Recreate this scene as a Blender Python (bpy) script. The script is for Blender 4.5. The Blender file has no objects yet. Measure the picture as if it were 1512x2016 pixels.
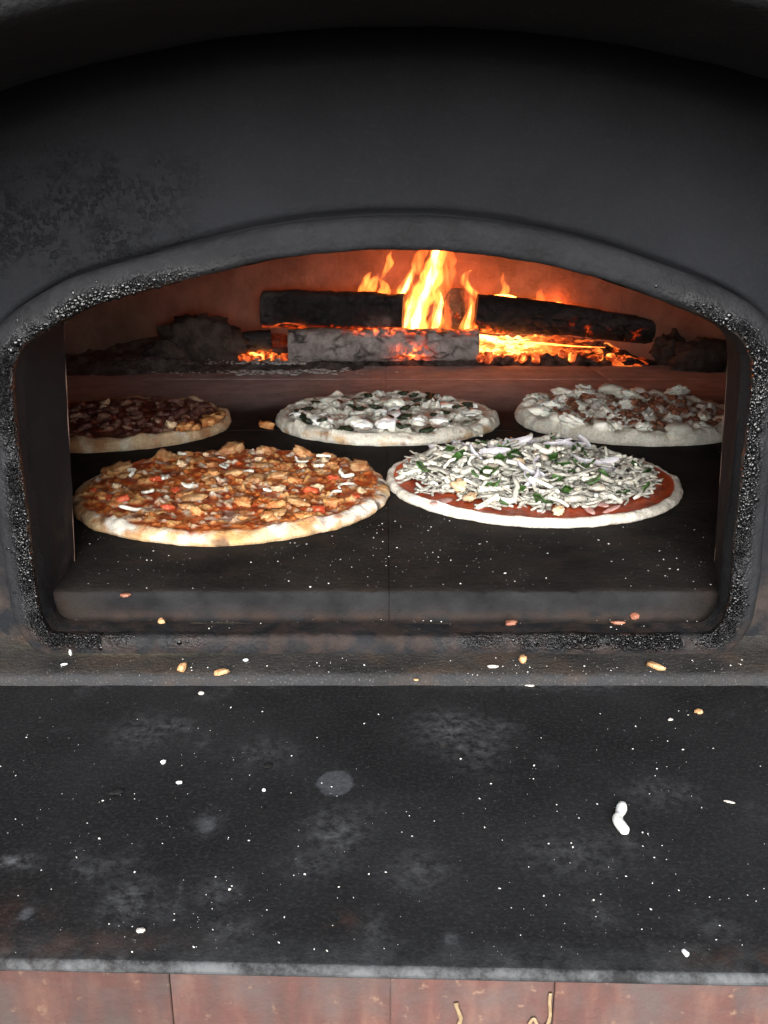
import bpy, math, random
import numpy as np
from mathutils import Vector, Euler

# ------------------------------------------------------------------ camera, world, sun, exposure
S = bpy.context.scene
COL = S.collection
R = math.radians
PITCH = 17.4
FPX = 1743.0                       # focal length in pixels of the 1512 x 2016 photograph
cam_d = bpy.data.cameras.new('camera')
cam = bpy.data.objects.new('camera', cam_d); COL.objects.link(cam)
cam.location = (0, 0, 0.25)
cam.rotation_euler = (R(90 - PITCH), 0, 0)
cam_d.sensor_fit = 'VERTICAL'; cam_d.sensor_height = 24.0; cam_d.lens = 24.0 * FPX / 2016.0
cam_d.clip_start = 0.01; cam_d.clip_end = 500
S.camera = cam

SUN_EL, SUN_AZ = 20.0, 3.0        # low soft daylight from behind the camera, a little from the left
W = bpy.data.worlds.new('World'); S.world = W; W.use_nodes = True
wn = W.node_tree.nodes; wl = W.node_tree.links
bg = wn.get('Background') or wn.new('ShaderNodeBackground')
sky = wn.new('ShaderNodeTexSky'); sky.sky_type = 'NISHITA'; sky.sun_disc = False
sky.sun_elevation = R(SUN_EL); sky.sun_rotation = R(180 + SUN_AZ)
sky.air_density = 1.0; sky.dust_density = .6; sky.ozone_density = 1.0
hsv = wn.new('ShaderNodeHueSaturation'); hsv.inputs['Saturation'].default_value = .22      # overcast: the sky has next to no colour
wl.new(sky.outputs[0], hsv.inputs['Color']); wl.new(hsv.outputs[0], bg.inputs[0]); bg.inputs[1].default_value = 0.07
sun_d = bpy.data.lights.new('sun', 'SUN'); sun_d.energy = 1.5; sun_d.angle = R(46); sun_d.color = (1, 0.99, 0.97)
sun = bpy.data.objects.new('sun', sun_d); COL.objects.link(sun); sun.location = (-0.6, -3, 2)
sd = Vector((math.sin(R(SUN_AZ)) * math.cos(R(SUN_EL)), math.cos(R(SUN_AZ)) * math.cos(R(SUN_EL)), -math.sin(R(SUN_EL))))
sun.rotation_euler = sd.to_track_quat('-Z', 'Y').to_euler()
S.view_settings.view_transform = 'Standard'; S.view_settings.look = 'None'
S.view_settings.gamma = 1; S.view_settings.use_curve_mapping = False
S.view_settings.exposure = 2.3
S.render.engine = 'CYCLES'
S.cycles.use_denoising = True
S.cycles.max_bounces = 8; S.cycles.diffuse_bounces = 4; S.cycles.sample_clamp_indirect = 4

# ------------------------------------------------------------------ maths helpers
cp, sp = math.cos(R(PITCH)), math.sin(R(PITCH))
def ray(u, v):
    a = (u - 756) / FPX; b = (1008 - v) / FPX
    return np.array([a, cp + b * sp, -sp + b * cp])
def atY(u, v, Y):
    d = ray(u, v); t = Y / d[1]; return np.array([0, 0, .25]) + d * t
def atZ(u, v, z):
    d = ray(u, v); t = (z - .25) / d[2]; return np.array([0, 0, .25]) + d * t

def _h(ix, iy, iz, s):
    n = (ix * 374761393 + iy * 668265263 + iz * 2147483647 + s * 1274126177) & 0xffffffff
    n = ((n ^ (n >> 13)) * 1274126177) & 0xffffffff
    n = ((n ^ (n >> 16)) * 2246822519) & 0xffffffff
    return (n ^ (n >> 15)) & 0xffffffff
def noise(P, s=0):                    # gradient noise, about -1..1
    P = np.asarray(P, float); F = np.floor(P); I = F.astype(np.int64); f = P - F
    w = f * f * f * (f * (f * 6 - 15) + 10); out = 0
    for c in range(8):
        o = np.array([c & 1, (c >> 1) & 1, c >> 2])
        h = _h(I[:, 0] + o[0], I[:, 1] + o[1], I[:, 2] + o[2], s)
        g = np.stack([(h & 255), (h >> 8) & 255, (h >> 16) & 255], 1) / 127.5 - 1
        d = (g * (f - o)).sum(1)
        ww = np.prod(np.where(o == 1, w, 1 - w), axis=1)
        out = out + d * ww
    return out * 1.5
def fbm(P, octv=4, s=0, gain=.5):
    P = np.asarray(P, float); a, o, n = 1., 0., 0.
    for k in range(octv):
        o = o + a * noise(P * 2 ** k + 17.3 * k, s + k); n += a; a *= gain
    return o / n
def worley(P, s=0):
    P = np.asarray(P, float); I = np.floor(P).astype(np.int64); n = len(P)
    f1 = np.full(n, 9.); f2 = np.full(n, 9.); cid = np.zeros(n)
    for dx in (-1, 0, 1):
        for dy in (-1, 0, 1):
            for dz in (-1, 0, 1):
                J = I + np.array([dx, dy, dz])
                h = _h(J[:, 0], J[:, 1], J[:, 2], s)
                q = J + np.stack([(h & 1023), (h >> 10) & 1023, (h >> 20) & 1023], 1) / 1023.
                d = np.sqrt(((q - P) ** 2).sum(1))
                c = d < f1
                f2 = np.where(c, f1, np.minimum(f2, d)); cid = np.where(c, (h >> 5 & 1023) / 1023., cid); f1 = np.where(c, d, f1)
    return f1, f2, cid
def sst(a, b, x): t = np.clip((x - a) / (b - a), 0, 1); return t * t * (3 - 2 * t)
def mixc(c, d, m): return c * (1 - m[:, None]) + np.asarray(d, float) * m[:, None]
def P3(x, y, z=0): x = np.asarray(x, float); return np.stack([x, y + 0 * x, z + 0 * x], 1)

# ------------------------------------------------------------------ mesh + object helpers
def gridf(n, m, wrapm=False, off=0):
    mm = m if wrapm else m - 1
    i, j = np.meshgrid(np.arange(n - 1), np.arange(mm), indexing='ij')
    j2 = (j + 1) % m
    return (np.stack([i * m + j, i * m + j2, (i + 1) * m + j2, (i + 1) * m + j], -1).reshape(-1, 4) + off).tolist()
def mesh(name, v, f, m=None, smooth=True, attrs=None, cols=None):
    me = bpy.data.meshes.new(name)
    me.from_pydata(np.asarray(v, float).tolist(), [], f)
    if smooth: me.polygons.foreach_set('use_smooth', [True] * len(me.polygons))
    for k, a in (attrs or {}).items():
        at = me.attributes.new(k, 'FLOAT', 'POINT'); at.data.foreach_set('value', np.asarray(a, np.float32))
    if cols is not None:
        at = me.color_attributes.new('albedo', 'FLOAT_COLOR', 'POINT')
        at.data.foreach_set('color', np.concatenate([np.clip(cols, 0, 1), np.ones((len(cols), 1))], 1).astype(np.float32).ravel())
    if m: me.materials.append(m)
    me.update(); return me
def obj(name, me, parent=None, loc=(0, 0, 0), rot=(0, 0, 0), sc=(1, 1, 1)):
    o = bpy.data.objects.new(name, me); COL.objects.link(o)
    o.parent = parent; o.location = loc; o.rotation_euler = rot
    o.scale = sc if hasattr(sc, '__len__') else (sc, sc, sc); return o
def tag(o, label=None, cat=None, group=None, kind=None):
    for k, v in (('label', label), ('category', cat), ('group', group), ('kind', kind)):
        if v: o[k] = v
    return o
def empty(name, loc=(0, 0, 0)):
    o = obj(name, None, None, loc); o.empty_display_size = .02; return o
def flip(f): return [q[::-1] for q in f]
def box(name, x0, x1, y0, y1, z0, z1, m, bev=.002, seed=0, amp=.0, nx=1):
    """a box with a chamfered outline"""
    import bmesh
    b = bmesh.new(); bmesh.ops.create_cube(b, size=1)
    for v in b.verts:
        v.co = ((x0 + x1) / 2 + v.co.x * (x1 - x0), (y0 + y1) / 2 + v.co.y * (y1 - y0), (z0 + z1) / 2 + v.co.z * (z1 - z0))
    bmesh.ops.bevel(b, geom=list(b.edges), offset=bev, segments=2, affect='EDGES')
    if nx > 1:
        for k in range(1, nx):
            bmesh.ops.bisect_plane(b, geom=list(b.verts) + list(b.edges) + list(b.faces), plane_co=(x0 + (x1 - x0) * k / nx, 0, 0), plane_no=(1, 0, 0))
    if amp:
        co = np.array([v.co[:] for v in b.verts])
        for k, sc in enumerate((18, 75)):
            for a in range(3):
                co[:, a] += amp * noise(co * sc + 31 * a, seed + k) / (1 + k)
        for v, c in zip(b.verts, co): v.co = c
    me = bpy.data.meshes.new(name); b.to_mesh(me); b.free()
    if m: me.materials.append(m)
    return me

# ------------------------------------------------------------------ materials
class N:
    def __init__(s, name):
        s.m = bpy.data.materials.new(name); s.m.use_nodes = True
        s.t = s.m.node_tree; s.n = s.t.nodes; s.l = s.t.links
        s.b = s.n['Principled BSDF']; s.out = s.n['Material Output']
        s.tc = s.n.new('ShaderNodeTexCoord')
    def link(s, a, b): s.l.new(a, b)
    def noise(s, scale, detail=6, rough=.55, coord='Object', dist=0):
        t = s.n.new('ShaderNodeTexNoise'); t.inputs['Scale'].default_value = scale; t.inputs['Detail'].default_value = detail
        t.inputs['Roughness'].default_value = rough; t.inputs['Distortion'].default_value = dist
        s.link(s.tc.outputs[coord], t.inputs['Vector']); return t.outputs[0]
    def vor(s, scale, feature='F1', coord='Object'):
        t = s.n.new('ShaderNodeTexVoronoi'); t.inputs['Scale'].default_value = scale; t.feature = feature
        s.link(s.tc.outputs[coord], t.inputs['Vector']); return t.outputs[0]
    def ramp(s, fac, stops):
        t = s.n.new('ShaderNodeValToRGB'); e = t.color_ramp.elements
        while len(e) < len(stops): e.new(.5)
        for q, (p, c) in zip(e, stops):
            q.position = p; q.color = (*c, 1) if hasattr(c, '__len__') else (c, c, c, 1)
        s.link(fac, t.inputs[0]); return t.outputs[0]
    def mix(s, fac, a, b, mode='MIX'):
        t = s.n.new('ShaderNodeMix'); t.data_type = 'RGBA'; t.blend_type = mode
        for i, q in ((0, fac), (6, a), (7, b)):
            if hasattr(q, 'is_linked'): s.link(q, t.inputs[i])
            elif hasattr(q, '__len__'): t.inputs[i].default_value = (*q, 1)
            else: t.inputs[i].default_value = q if i == 0 else (q, q, q, 1)
        return t.outputs[2]
    def math(s, op, a, b=0., clamp=False):
        t = s.n.new('ShaderNodeMath'); t.operation = op; t.use_clamp = clamp
        for i, q in enumerate((a, b)):
            if hasattr(q, 'is_linked'): s.link(q, t.inputs[i])
            else: t.inputs[i].default_value = q
        return t.outputs[0]
    def attr(s, name):
        t = s.n.new('ShaderNodeAttribute'); t.attribute_name = name; return t
    def rand(s): return s.n.new('ShaderNodeObjectInfo').outputs['Random']
    def xyz(s, coord='Object'):
        t = s.n.new('ShaderNodeSeparateXYZ'); s.link(s.tc.outputs[coord], t.inputs[0]); return t.outputs
    def bump(s, h, dist, strength=1.):
        t = s.n.new('ShaderNodeBump'); t.inputs['Distance'].default_value = dist; t.inputs['Strength'].default_value = strength
        s.link(h, t.inputs['Height'])
        if s.b.inputs['Normal'].is_linked: s.link(s.b.inputs['Normal'].links[0].from_socket, t.inputs['Normal'])
        s.link(t.outputs[0], s.b.inputs['Normal'])
    def set(s, color=None, rough=None, spec=None, sss=None, sssr=None, coat=None):
        for k, v in (('Base Color', color), ('Roughness', rough), ('Specular IOR Level', spec), ('Subsurface Weight', sss), ('Coat Weight', coat)):
            if v is None: continue
            if hasattr(v, 'is_linked'): s.link(v, s.b.inputs[k])
            else: s.b.inputs[k].default_value = (*v, 1) if hasattr(v, '__len__') else v
        if sssr:
            s.b.inputs['Subsurface Radius'].default_value = sssr; s.b.inputs['Subsurface Scale'].default_value = .003

def simple(name, c1, c2, scale=300, rough=.6, bump=.0004, bscale=None, sss=0, spec=.4, var=.25):
    """food / small piece: two colours by noise, brightness varied per object"""
    k = N(name)
    f = k.ramp(k.noise(scale, 4), [(.35, 0.), (.65, 1.)])
    c = k.mix(f, c1, c2)
    r = k.math('MULTIPLY_ADD', k.rand(), 2 * var); r.node.inputs[2].default_value = 1 - var
    c = k.mix(1., c, r, 'MULTIPLY')
    k.set(c, rough, spec, sss, (1, .6, .35) if sss else None)
    k.bump(k.noise(bscale or scale * 2.5, 4), bump)
    return k.m

# hearth slab: soot-black stone with smudges and a worn pale front edge
k = N('sooty_black_stone')
big = k.ramp(k.noise(7, 8, .62), [(.36, (.0085, .0085, .0092)), (.66, (.0185, .0185, .0196))])
fine = k.ramp(k.noise(420, 3, .6), [(.48, 0.), (.72, 1.)])
c = k.mix(k.math('MULTIPLY', fine, .35), big, (.05, .05, .052))
sm = k.attr('smudge').outputs['Fac']
smn = k.math('MULTIPLY', sm, k.ramp(k.noise(160, 6, .65), [(.40, 0.02), (.66, 1.)]))
c = k.mix(smn, c, (.145, .145, .152))
ru = k.attr('rust_tint').outputs['Fac']
c = k.mix(k.math('MULTIPLY', ru, k.ramp(k.noise(60, 6), [(.4, 0.), (.6, 1.)])), c, (.09, .04, .025))
ed = k.attr('edge').outputs['Fac']
edn = k.math('MULTIPLY', ed, k.ramp(k.noise(45, 8, .75), [(.40, .08), (.60, 1.)]), True)
c = k.mix(edn, c, (.10, .103, .107))
vor = k.ramp(k.vor(330), [(.05, 1.), (.12, 0.)])
c = k.mix(k.math('MULTIPLY', vor, k.ramp(k.noise(24, 3), [(.5, 0.), (.7, .5)])), c, (.3, .3, .3))
fm = k.math('MULTIPLY', k.attr('film').outputs['Fac'], k.ramp(k.noise(240, 5, .6), [(.3, .35), (.65, .8)]))
c = k.mix(fm, c, (.085, .088, .098))
dk = k.attr('scorch').outputs['Fac']
c = k.mix(dk, c, (.004, .004, .004))
k.set(c, k.ramp(k.noise(30, 5), [(.3, .75), (.7, .92)]), .12)
k.bump(k.noise(600, 6, .6), .0004); k.bump(k.noise(38, 4), .0004)
M_slab = k.m

# terracotta facing bricks, smeared
k = N('smeared_red_brick')
sep = k.n.new('ShaderNodeMapping'); sep.inputs['Scale'].default_value = (1, 1, .25); k.link(k.tc.outputs['Object'], sep.inputs[0])
t = k.n.new('ShaderNodeTexNoise'); t.inputs['Scale'].default_value = 90; t.inputs['Detail'].default_value = 6; k.link(sep.outputs[0], t.inputs['Vector'])
c = k.ramp(t.outputs[0], [(.30, (.14, .085, .075)), (.5, (.19, .09, .076)), (.70, (.29, .15, .115))])
c = k.mix(k.ramp(k.noise(32, 5), [(.42, 0.), (.66, .85)]), c, (.17, .13, .12))
c = k.mix(k.ramp(k.noise(140, 5), [(.62, 0.), (.72, .7)]), c, (.45, .28, .19))
r = k.math('MULTIPLY_ADD', k.rand(), .2); r.node.inputs[2].default_value = .36
c = k.mix(1., c, r, 'MULTIPLY')
k.set(c, .85, .25); k.bump(k.noise(220, 5), .001)
M_brick = k.m
M_mortar = simple('grey_mortar', (.12, .085, .075), (.2, .14, .12), 200, .95, .001)
M_glue = simple('dried_yellow_glue', (.22, .15, .08), (.30, .22, .13), 300, .5, .0003, var=.1)

# black painted oven front with pitted rough patch
k = N('black_oven_paint')
c = k.ramp(k.noise(9, 6, .6), [(.35, (.0088, .0093, .0112)), (.68, (.0128, .0135, .0162))])
c = k.mix(k.ramp(k.noise(520, 3), [(.5, 0.), (.8, .3)]), c, (.028, .029, .032))
pit = k.attr('pit').outputs['Fac']
pv = k.ramp(k.noise(330, 3, .6), [(.48, 0.), (.64, 1.)])
pm = k.math('MULTIPLY', pit, k.math('MULTIPLY', pv, k.ramp(k.noise(45, 4), [(.38, 0.), (.55, 1.)])), True)
c = k.mix(k.math('MULTIPLY', pm, .38), c, (.004, .004, .005))
ru = k.attr('rust_tint').outputs['Fac']
c = k.mix(k.math('MULTIPLY', ru, k.ramp(k.noise(55, 6), [(.42, 0.), (.62, .8)])), c, (.1, .07, .052))
k.set(c, .8, .12); k.bump(k.noise(500, 4), .0005); k.bump(pm, .0012)
k.bump(k.noise(14, 3), .004, .6)
M_paint = k.m

# the arched hood in front, sooted
k = N('soot_black_hood')
c = k.ramp(k.noise(8, 6), [(.35, (.010, .010, .011)), (.65, (.022, .022, .024))])
k.set(c, .8, .25); k.bump(k.noise(300, 5), .001)
M_hood = k.m

# cast iron frame, tar on its nose
k = N('tarred_cast_iron')
tar = k.attr('tar').outputs['Fac']
c = k.ramp(k.noise(28, 6), [(.35, (.011, .0113, .0125)), (.68, (.018, .0185, .021))])
c = k.mix(k.ramp(k.noise(260, 4), [(.5, 0.), (.75, .25)]), c, (.03, .031, .034))
ru = k.attr('rust_tint').outputs['Fac']
c = k.mix(k.math('MULTIPLY', ru, k.ramp(k.noise(70, 6), [(.4, 0.), (.6, 1.)])), c, (.085, .05, .034))
c = k.mix(tar, c, (.004, .004, .0045))
k.set(c, k.ramp(tar, [(0., .75), (.5, .14)]), k.ramp(tar, [(0., .12), (.5, .6)]))
k.bump(k.noise(380, 5), .0009)
bt = k.math('MULTIPLY', tar, k.noise(520, 2, .55)); k.bump(bt, .008)
M_frame = k.m

# oven floor tiles
k = N('sooty_fire_tile')
X = k.xyz()
c = k.ramp(k.noise(11, 7, .62), [(.34, (.0085, .0078, .0073)), (.66, (.025, .021, .019))])
c = k.mix(k.ramp(k.noise(26, 6), [(.52, 0.), (.7, .6)]), c, (.03, .02, .0155))
ash = k.math('MULTIPLY', k.attr('ash').outputs['Fac'], k.ramp(k.noise(22, 7, .65), [(.3, .6), (.6, 1.)]), True)
c = k.mix(ash, c, (.66, .63, .64))
c = k.mix(k.attr('front').outputs['Fac'], c, k.ramp(k.noise(35, 6), [(.35, (.010, .010, .0108)), (.65, (.022, .022, .0232))]))
rr = k.math('MULTIPLY', k.attr('rust_tint').outputs['Fac'], k.ramp(k.noise(50, 5), [(.35, 0.), (.6, 1.)]))
c = k.mix(rr, c, (.038, .026, .021))
k.set(c, .85, .08); k.bump(k.noise(160, 6), .0012); k.bump(k.noise(600, 3), .0005)
M_tile = k.m

# ledge under the mouth
k = N('grimy_ledge_iron')
c = k.ramp(k.noise(16, 7, .6), [(.35, (.022, .021, .020)), (.65, (.055, .05, .046))])
c = k.mix(k.ramp(k.noise(19, 4), [(.52, 0.), (.68, .7)]), c, (.07, .045, .032))
ol = k.math('MULTIPLY', k.attr('grease').outputs['Fac'], k.ramp(k.noise(60, 5), [(.35, 0.), (.6, 1.)]))
c = k.mix(ol, c, (.2, .185, .12))
c = k.mix(k.math('MULTIPLY', k.attr('lip').outputs['Fac'], k.ramp(k.noise(60, 6), [(.3, .3), (.6, 1.)])), c, (.036, .036, .038))
c = k.mix(k.ramp(k.noise(700, 3), [(.6, 0.), (.75, .5)]), c, (.2, .19, .18))
k.set(c, .85, .12); k.bump(k.noise(300, 6), .0012)
M_ledge = k.m

# inner refractory wall
k = N('fired_refractory')
c = k.ramp(k.noise(6, 8, .62), [(.3, (.12, .078, .062)), (.55, (.20, .125, .098)), (.75, (.26, .17, .135))])
c = k.mix(k.ramp(k.noise(18, 6, .6), [(.45, 0.), (.72, .75)]), c, (.10, .065, .05))
k.set(c, .95, .15); k.bump(k.noise(60, 6), .004); k.bump(k.noise(300, 4), .001)
M_fire = k.m

# charcoal logs: attribute driven ash and glowing cracks
def charcoal(name, dark, ashc):
    k = N(name)
    a = k.math('MULTIPLY', k.attr('ash').outputs['Fac'], k.ramp(k.noise(45, 7, .65), [(.3, .25), (.58, 1.)]), True)
    c = k.mix(a, k.ramp(k.noise(90, 5), [(.4, dark), (.7, tuple(q * 2.6 for q in dark))]), ashc)
    c = k.mix(k.attr('crack').outputs['Fac'], c, tuple(q * .7 for q in dark))
    k.set(c, .8, .3)
    g = k.attr('glow').outputs['Fac']
    e = k.math('MULTIPLY', g, k.ramp(k.noise(80, 5, .6), [(.42, 0.), (.68, 1.)]))
    k.link(k.ramp(e, [(0., (.4, .02, .0)), (.5, (1, .13, .015)), (1., (1, .42, .09))]), k.b.inputs['Emission Color'])
    k.link(k.math('MULTIPLY', e, 1.2), k.b.inputs['Emission Strength'])
    k.bump(k.noise(130, 6, .6), .004)
    return k.m
M_char = charcoal('charred_log', (.009, .008, .008), (.12, .11, .11))
M_ashlog = charcoal('ash_coated_log', (.045, .038, .036), (.36, .32, .31))

# ember bed
k = N('glowing_embers')
g = k.attr('glow').outputs['Fac']
e = k.math('MULTIPLY', g, k.ramp(k.noise(38, 6, .6), [(.28, .2), (.55, 1.)]))
c = k.ramp(k.noise(70, 6), [(.35, (.015, .012, .011)), (.7, (.16, .13, .12))])
k.set(c, .95, .1)
k.link(k.ramp(e, [(0., (.35, .015, 0)), (.3, (1, .10, .012)), (.7, (1, .30, .05)), (1., (1, .50, .14))]), k.b.inputs['Emission Color'])
k.link(k.math('MULTIPLY', k.math('POWER', e, 1.9), 1.0), k.b.inputs['Emission Strength'])
k.bump(k.noise(160, 5), .004)
M_ember = k.m
M_ash = simple('grey_wood_ash', (.05, .043, .04), (.17, .15, .14), 60, 1., .003, 200, var=.2)
M_rub = simple('sooty_rubble', (.03, .022, .02), (.085, .065, .056), 40, .95, .004, 90, var=.3)
def flame_mat(name, col, st):
    m = bpy.data.materials.new(name); m.use_nodes = True; n = m.node_tree.nodes; l = m.node_tree.links
    n.remove(n['Principled BSDF']); e = n.new('ShaderNodeEmission'); e.inputs[0].default_value = (*col, 1)
    tc = n.new('ShaderNodeTexCoord'); mp = n.new('ShaderNodeMapping'); mp.inputs['Scale'].default_value = (1, 1, .28)
    nz = n.new('ShaderNodeTexNoise'); nz.inputs['Scale'].default_value = 95; nz.inputs['Detail'].default_value = 3; nz.inputs['Distortion'].default_value = .6
    rp = n.new('ShaderNodeMapRange'); rp.inputs[1].default_value = .36; rp.inputs[2].default_value = .66; rp.inputs[3].default_value = st * .08; rp.inputs[4].default_value = st * 2.
    l.new(tc.outputs['Object'], mp.inputs[0]); l.new(mp.outputs[0], nz.inputs['Vector']); l.new(nz.outputs[0], rp.inputs[0]); l.new(rp.outputs[0], e.inputs[1])
    l.new(e.outputs[0], n['Material Output'].inputs['Volume']); return m
M_fl = flame_mat('flame_orange', (1, .20, .03), 32)
M_core = flame_mat('flame_core', (1, .44, .13), 100)
M_dim = flame_mat('flame_dim', (1, .13, .02), 16)

# pizza base: colours are in the mesh, fine grain from nodes
def pizza_mat(name, rough, sss, bump):
    k = N(name)
    c = k.attr('albedo').outputs['Color']
    g = k.ramp(k.noise(330, 5, .6), [(.3, .72), (.7, 1.12)])
    c = k.mix(1., c, g, 'MULTIPLY')
    k.set(c, k.math('SUBTRACT', rough, k.math('MULTIPLY', k.attr('wet').outputs['Fac'], rough - .3)), .4, sss, (1, .55, .3))
    k.bump(k.noise(420, 4), bump)
    k.bump(k.noise(1400, 3), bump * .4)
    return k.m
M_pizza = pizza_mat('pizza_base', .72, .12, .0011)
M_chick = simple('roast_chicken', (.32, .085, .018), (.55, .28, .105), 90, .5, .0012, 320, .1)
M_chickl = simple('pale_chicken', (.48, .30, .16), (.72, .55, .36), 120, .5, .001, 320, .15)
M_tom = simple('tomato', (.45, .045, .02), (.6, .14, .05), 150, .35, .0006, 400, .1)
M_shred = simple('shredded_cheese', (.60, .57, .47), (.80, .77, .68), 200, .5, .0003, 500, .2, var=.3)
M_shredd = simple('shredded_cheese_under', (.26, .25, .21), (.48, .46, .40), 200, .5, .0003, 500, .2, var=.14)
M_pep = simple('green_pepper', (.022, .06, .012), (.055, .12, .026), 160, .35, .0004, 400, .1)
M_onion = simple('onion', (.44, .41, .44), (.60, .58, .60), 120, .3, .0003, 300, .3, var=.15)
M_mush = simple('mushroom', (.30, .25, .19), (.5, .45, .37), 150, .5, .0006, 400, .1)
M_ham = simple('ham_strip', (.42, .19, .16), (.55, .33, .29), 150, .4, .0005, 400, .15)
M_mozz = simple('melted_mozzarella', (.76, .74, .64), (.86, .85, .77), 120, .42, .0006, 300, .25, var=.08)
M_feta = simple('soft_white_cheese', (.82, .81, .77), (.88, .87, .84), 160, .5, .0006, 400, .25, var=.05)
M_spin = simple('wilted_spinach', (.006, .011, .005), (.028, .042, .018), 200, .5, .001, 500)
M_beef = simple('ground_sausage', (.14, .045, .024), (.34, .14, .075), 140, .5, .0014, 420)
M_dark = simple('dark_cured_meat', (.07, .022, .018), (.17, .075, .06), 140, .45, .001, 400)
M_melt = simple('melted_orange_cheese', (.34, .13, .04), (.54, .33, .16), 140, .4, .001, 400)
M_darkch = simple('melted_pale_topping', (.20, .09, .06), (.34, .20, .14), 140, .5, .001, 400)
M_flour = simple('flour_speck', (.45, .44, .42), (.68, .66, .63), 100, .9, 0, var=.2)
M_nut = simple('toasted_crumb', (.40, .19, .075), (.66, .42, .22), 260, .6, .0006, 700, var=.15)
M_nutr = simple('reddish_crumb', (.22, .07, .04), (.36, .16, .10), 260, .6, .0006, 700, var=.15)
M_soot = simple('soot_flake', (.004, .004, .004), (.008, .008, .008), 200, .95, .0005)
M_crumb = simple('pale_crumb', (.42, .37, .32), (.62, .57, .52), 260, .8, .0006, 700, var=.15)

# ================================================================== STRUCTURE: the oven
oven = tag(empty('pizza_oven', (0, .6, 0)), 'black wood-fired oven with wide arched mouth and tarred iron frame', 'oven')
def opart(name, me, parent=None):
    o = obj(name, me, parent or oven)
    if (parent or oven) is oven: o.location = (0, -.6, 0)
    return o

def resample(pts, n, closed=True, smooth=2, win=130):
    p = np.asarray(pts, float)
    q = np.vstack([p, p[:1]]) if closed else p
    d = np.r_[0, np.cumsum(np.linalg.norm(np.diff(q, axis=0), axis=1))]
    s = np.linspace(0, d[-1], n, endpoint=not closed)
    r = np.stack([np.interp(s, d, q[:, i]) for i in range(q.shape[1])], 1)
    w = max(1, n // win)
    for _ in range(smooth):
        if closed:
            k = sum(np.roll(r, j, 0) for j in range(-w, w + 1)) / (2 * w + 1)
        else:
            e = np.vstack([np.repeat(r[:1], w, 0), r, np.repeat(r[-1:], w, 0)])
            k = sum(e[w + j:w + j + n] for j in range(-w, w + 1)) / (2 * w + 1)
        r = k
    return r
INNER = [(100, 1246), (79, 1206), (62, 1081), (50, 977), (40, 900), (33, 852), (27, 790), (25, 747), (33, 702), (62, 668), (112, 636), (167, 606),
         (230, 587), (300, 568), (400, 542), (510, 515), (620, 499), (740, 491), (860, 491), (980, 503), (1100, 526), (1200, 553), (1300, 588), (1375, 617),
         (1429, 644), (1465, 672), (1480, 710), (1480, 747), (1471, 827), (1462, 914), (1449, 1018), (1439, 1143), (1428, 1215), (1405, 1247),
         (1200, 1249), (756, 1247), (300, 1247)]
BACK = [(150, 1262), (147, 1090), (125, 636), (150, 612), (200, 596), (300, 560), (400, 532), (510, 505), (620, 488), (740, 480), (860, 480), (980, 492),
        (1100, 516), (1200, 543), (1303, 582), (1353, 603), (1403, 634), (1429, 661), (1433, 690), (1432, 720), (1405, 1130), (1400, 1262), (756, 1262)]
YF = .574
NI = 1500
inn = resample([atY(u, v, YF)[[0, 2]] for u, v in INNER], NI, True, 2, 260)
bck = resample([atY(u, v, .665)[[0, 2]] for u, v in BACK], NI, True, 1, 400)
ctr = np.array([0.0, .11])
tg = np.roll(inn, -4, 0) - np.roll(inn, 4, 0); tg /= np.linalg.norm(tg, axis=1)[:, None]
nor = np.stack([-tg[:, 1], tg[:, 0]], 1)
nor *= np.sign(((inn - ctr) * nor).sum(1))[:, None]
for _ in range(4): nor = (np.roll(nor, 6, 0) + nor + np.roll(nor, -6, 0)) / 3
nor /= np.linalg.norm(nor, axis=1)[:, None]
def by_angle(src, ref):
    a = np.arctan2(*(src - ctr).T[::-1]); rad = np.linalg.norm(src - ctr, axis=1); o = np.argsort(a)
    b = np.arctan2(*(ref - ctr).T[::-1])
    rr = np.interp(b, np.r_[a[o] - 2 * np.pi, a[o], a[o] + 2 * np.pi], np.tile(rad[o], 3))
    return ctr + np.stack([np.cos(b), np.sin(b)], 1) * rr[:, None]
bb = by_angle(bck, inn)
prof = [(0.0, .592), (0, .586), (0, .5805), (0, .577)]      # (outward u, Y): inner nose, flat face, outer corner
for th in np.linspace(0, math.pi / 2, 9): prof.append((.0045 - .0045 * math.cos(th), .573 - .0045 * math.sin(th)))
for a in np.linspace(.08, 1, 13): prof.append((.0045 + .0085 * a, .5685 - .0006 * math.sin(math.pi * a)))
for th in np.linspace(.12, 1, 9) * math.pi / 2: prof.append((.013 + .007 * math.sin(th), .5685 + .007 * (1 - math.cos(th))))
prof += [(.0202, .581), (.0203, .588), (.0203, .595), (.0205, .602)]
rings = []; tarw = []; rustw = []
jamb_steps = 12
left = sst(-.05, -.16, inn[:, 0]); right = sst(.05, .17, inn[:, 0])
up = sst(.20, .10, inn[:, 1])
low = sst(.0, -.012, inn[:, 1])
tarside = np.clip(np.maximum(left * sst(.245, .205, inn[:, 1]), right * sst(.218, .185, inn[:, 1])), 0, 1) * (1 - .75 * low * (np.abs(inn[:, 0]) < .2)) + .45 * low * right + .5 * low * sst(.02, .1, inn[:, 0])
tarside = np.clip(tarside, 0, 1)
for q, (u, Y) in enumerate(prof):
    p = inn + nor * u
    rings.append(np.stack([p[:, 0], np.full(NI, Y), p[:, 1]], 1))
    core = math.exp(-((u - .0035) / .0052) ** 2) * (1 if Y < .5765 else .0)
    tarw.append(tarside * core); rustw.append(.4 * np.clip(low + .0 * (1 - up), 0, 1) * .6 + 0 * tarside)
V = np.concatenate(rings); tarw = np.concatenate(tarw); rustw = np.concatenate(rustw)
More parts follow.
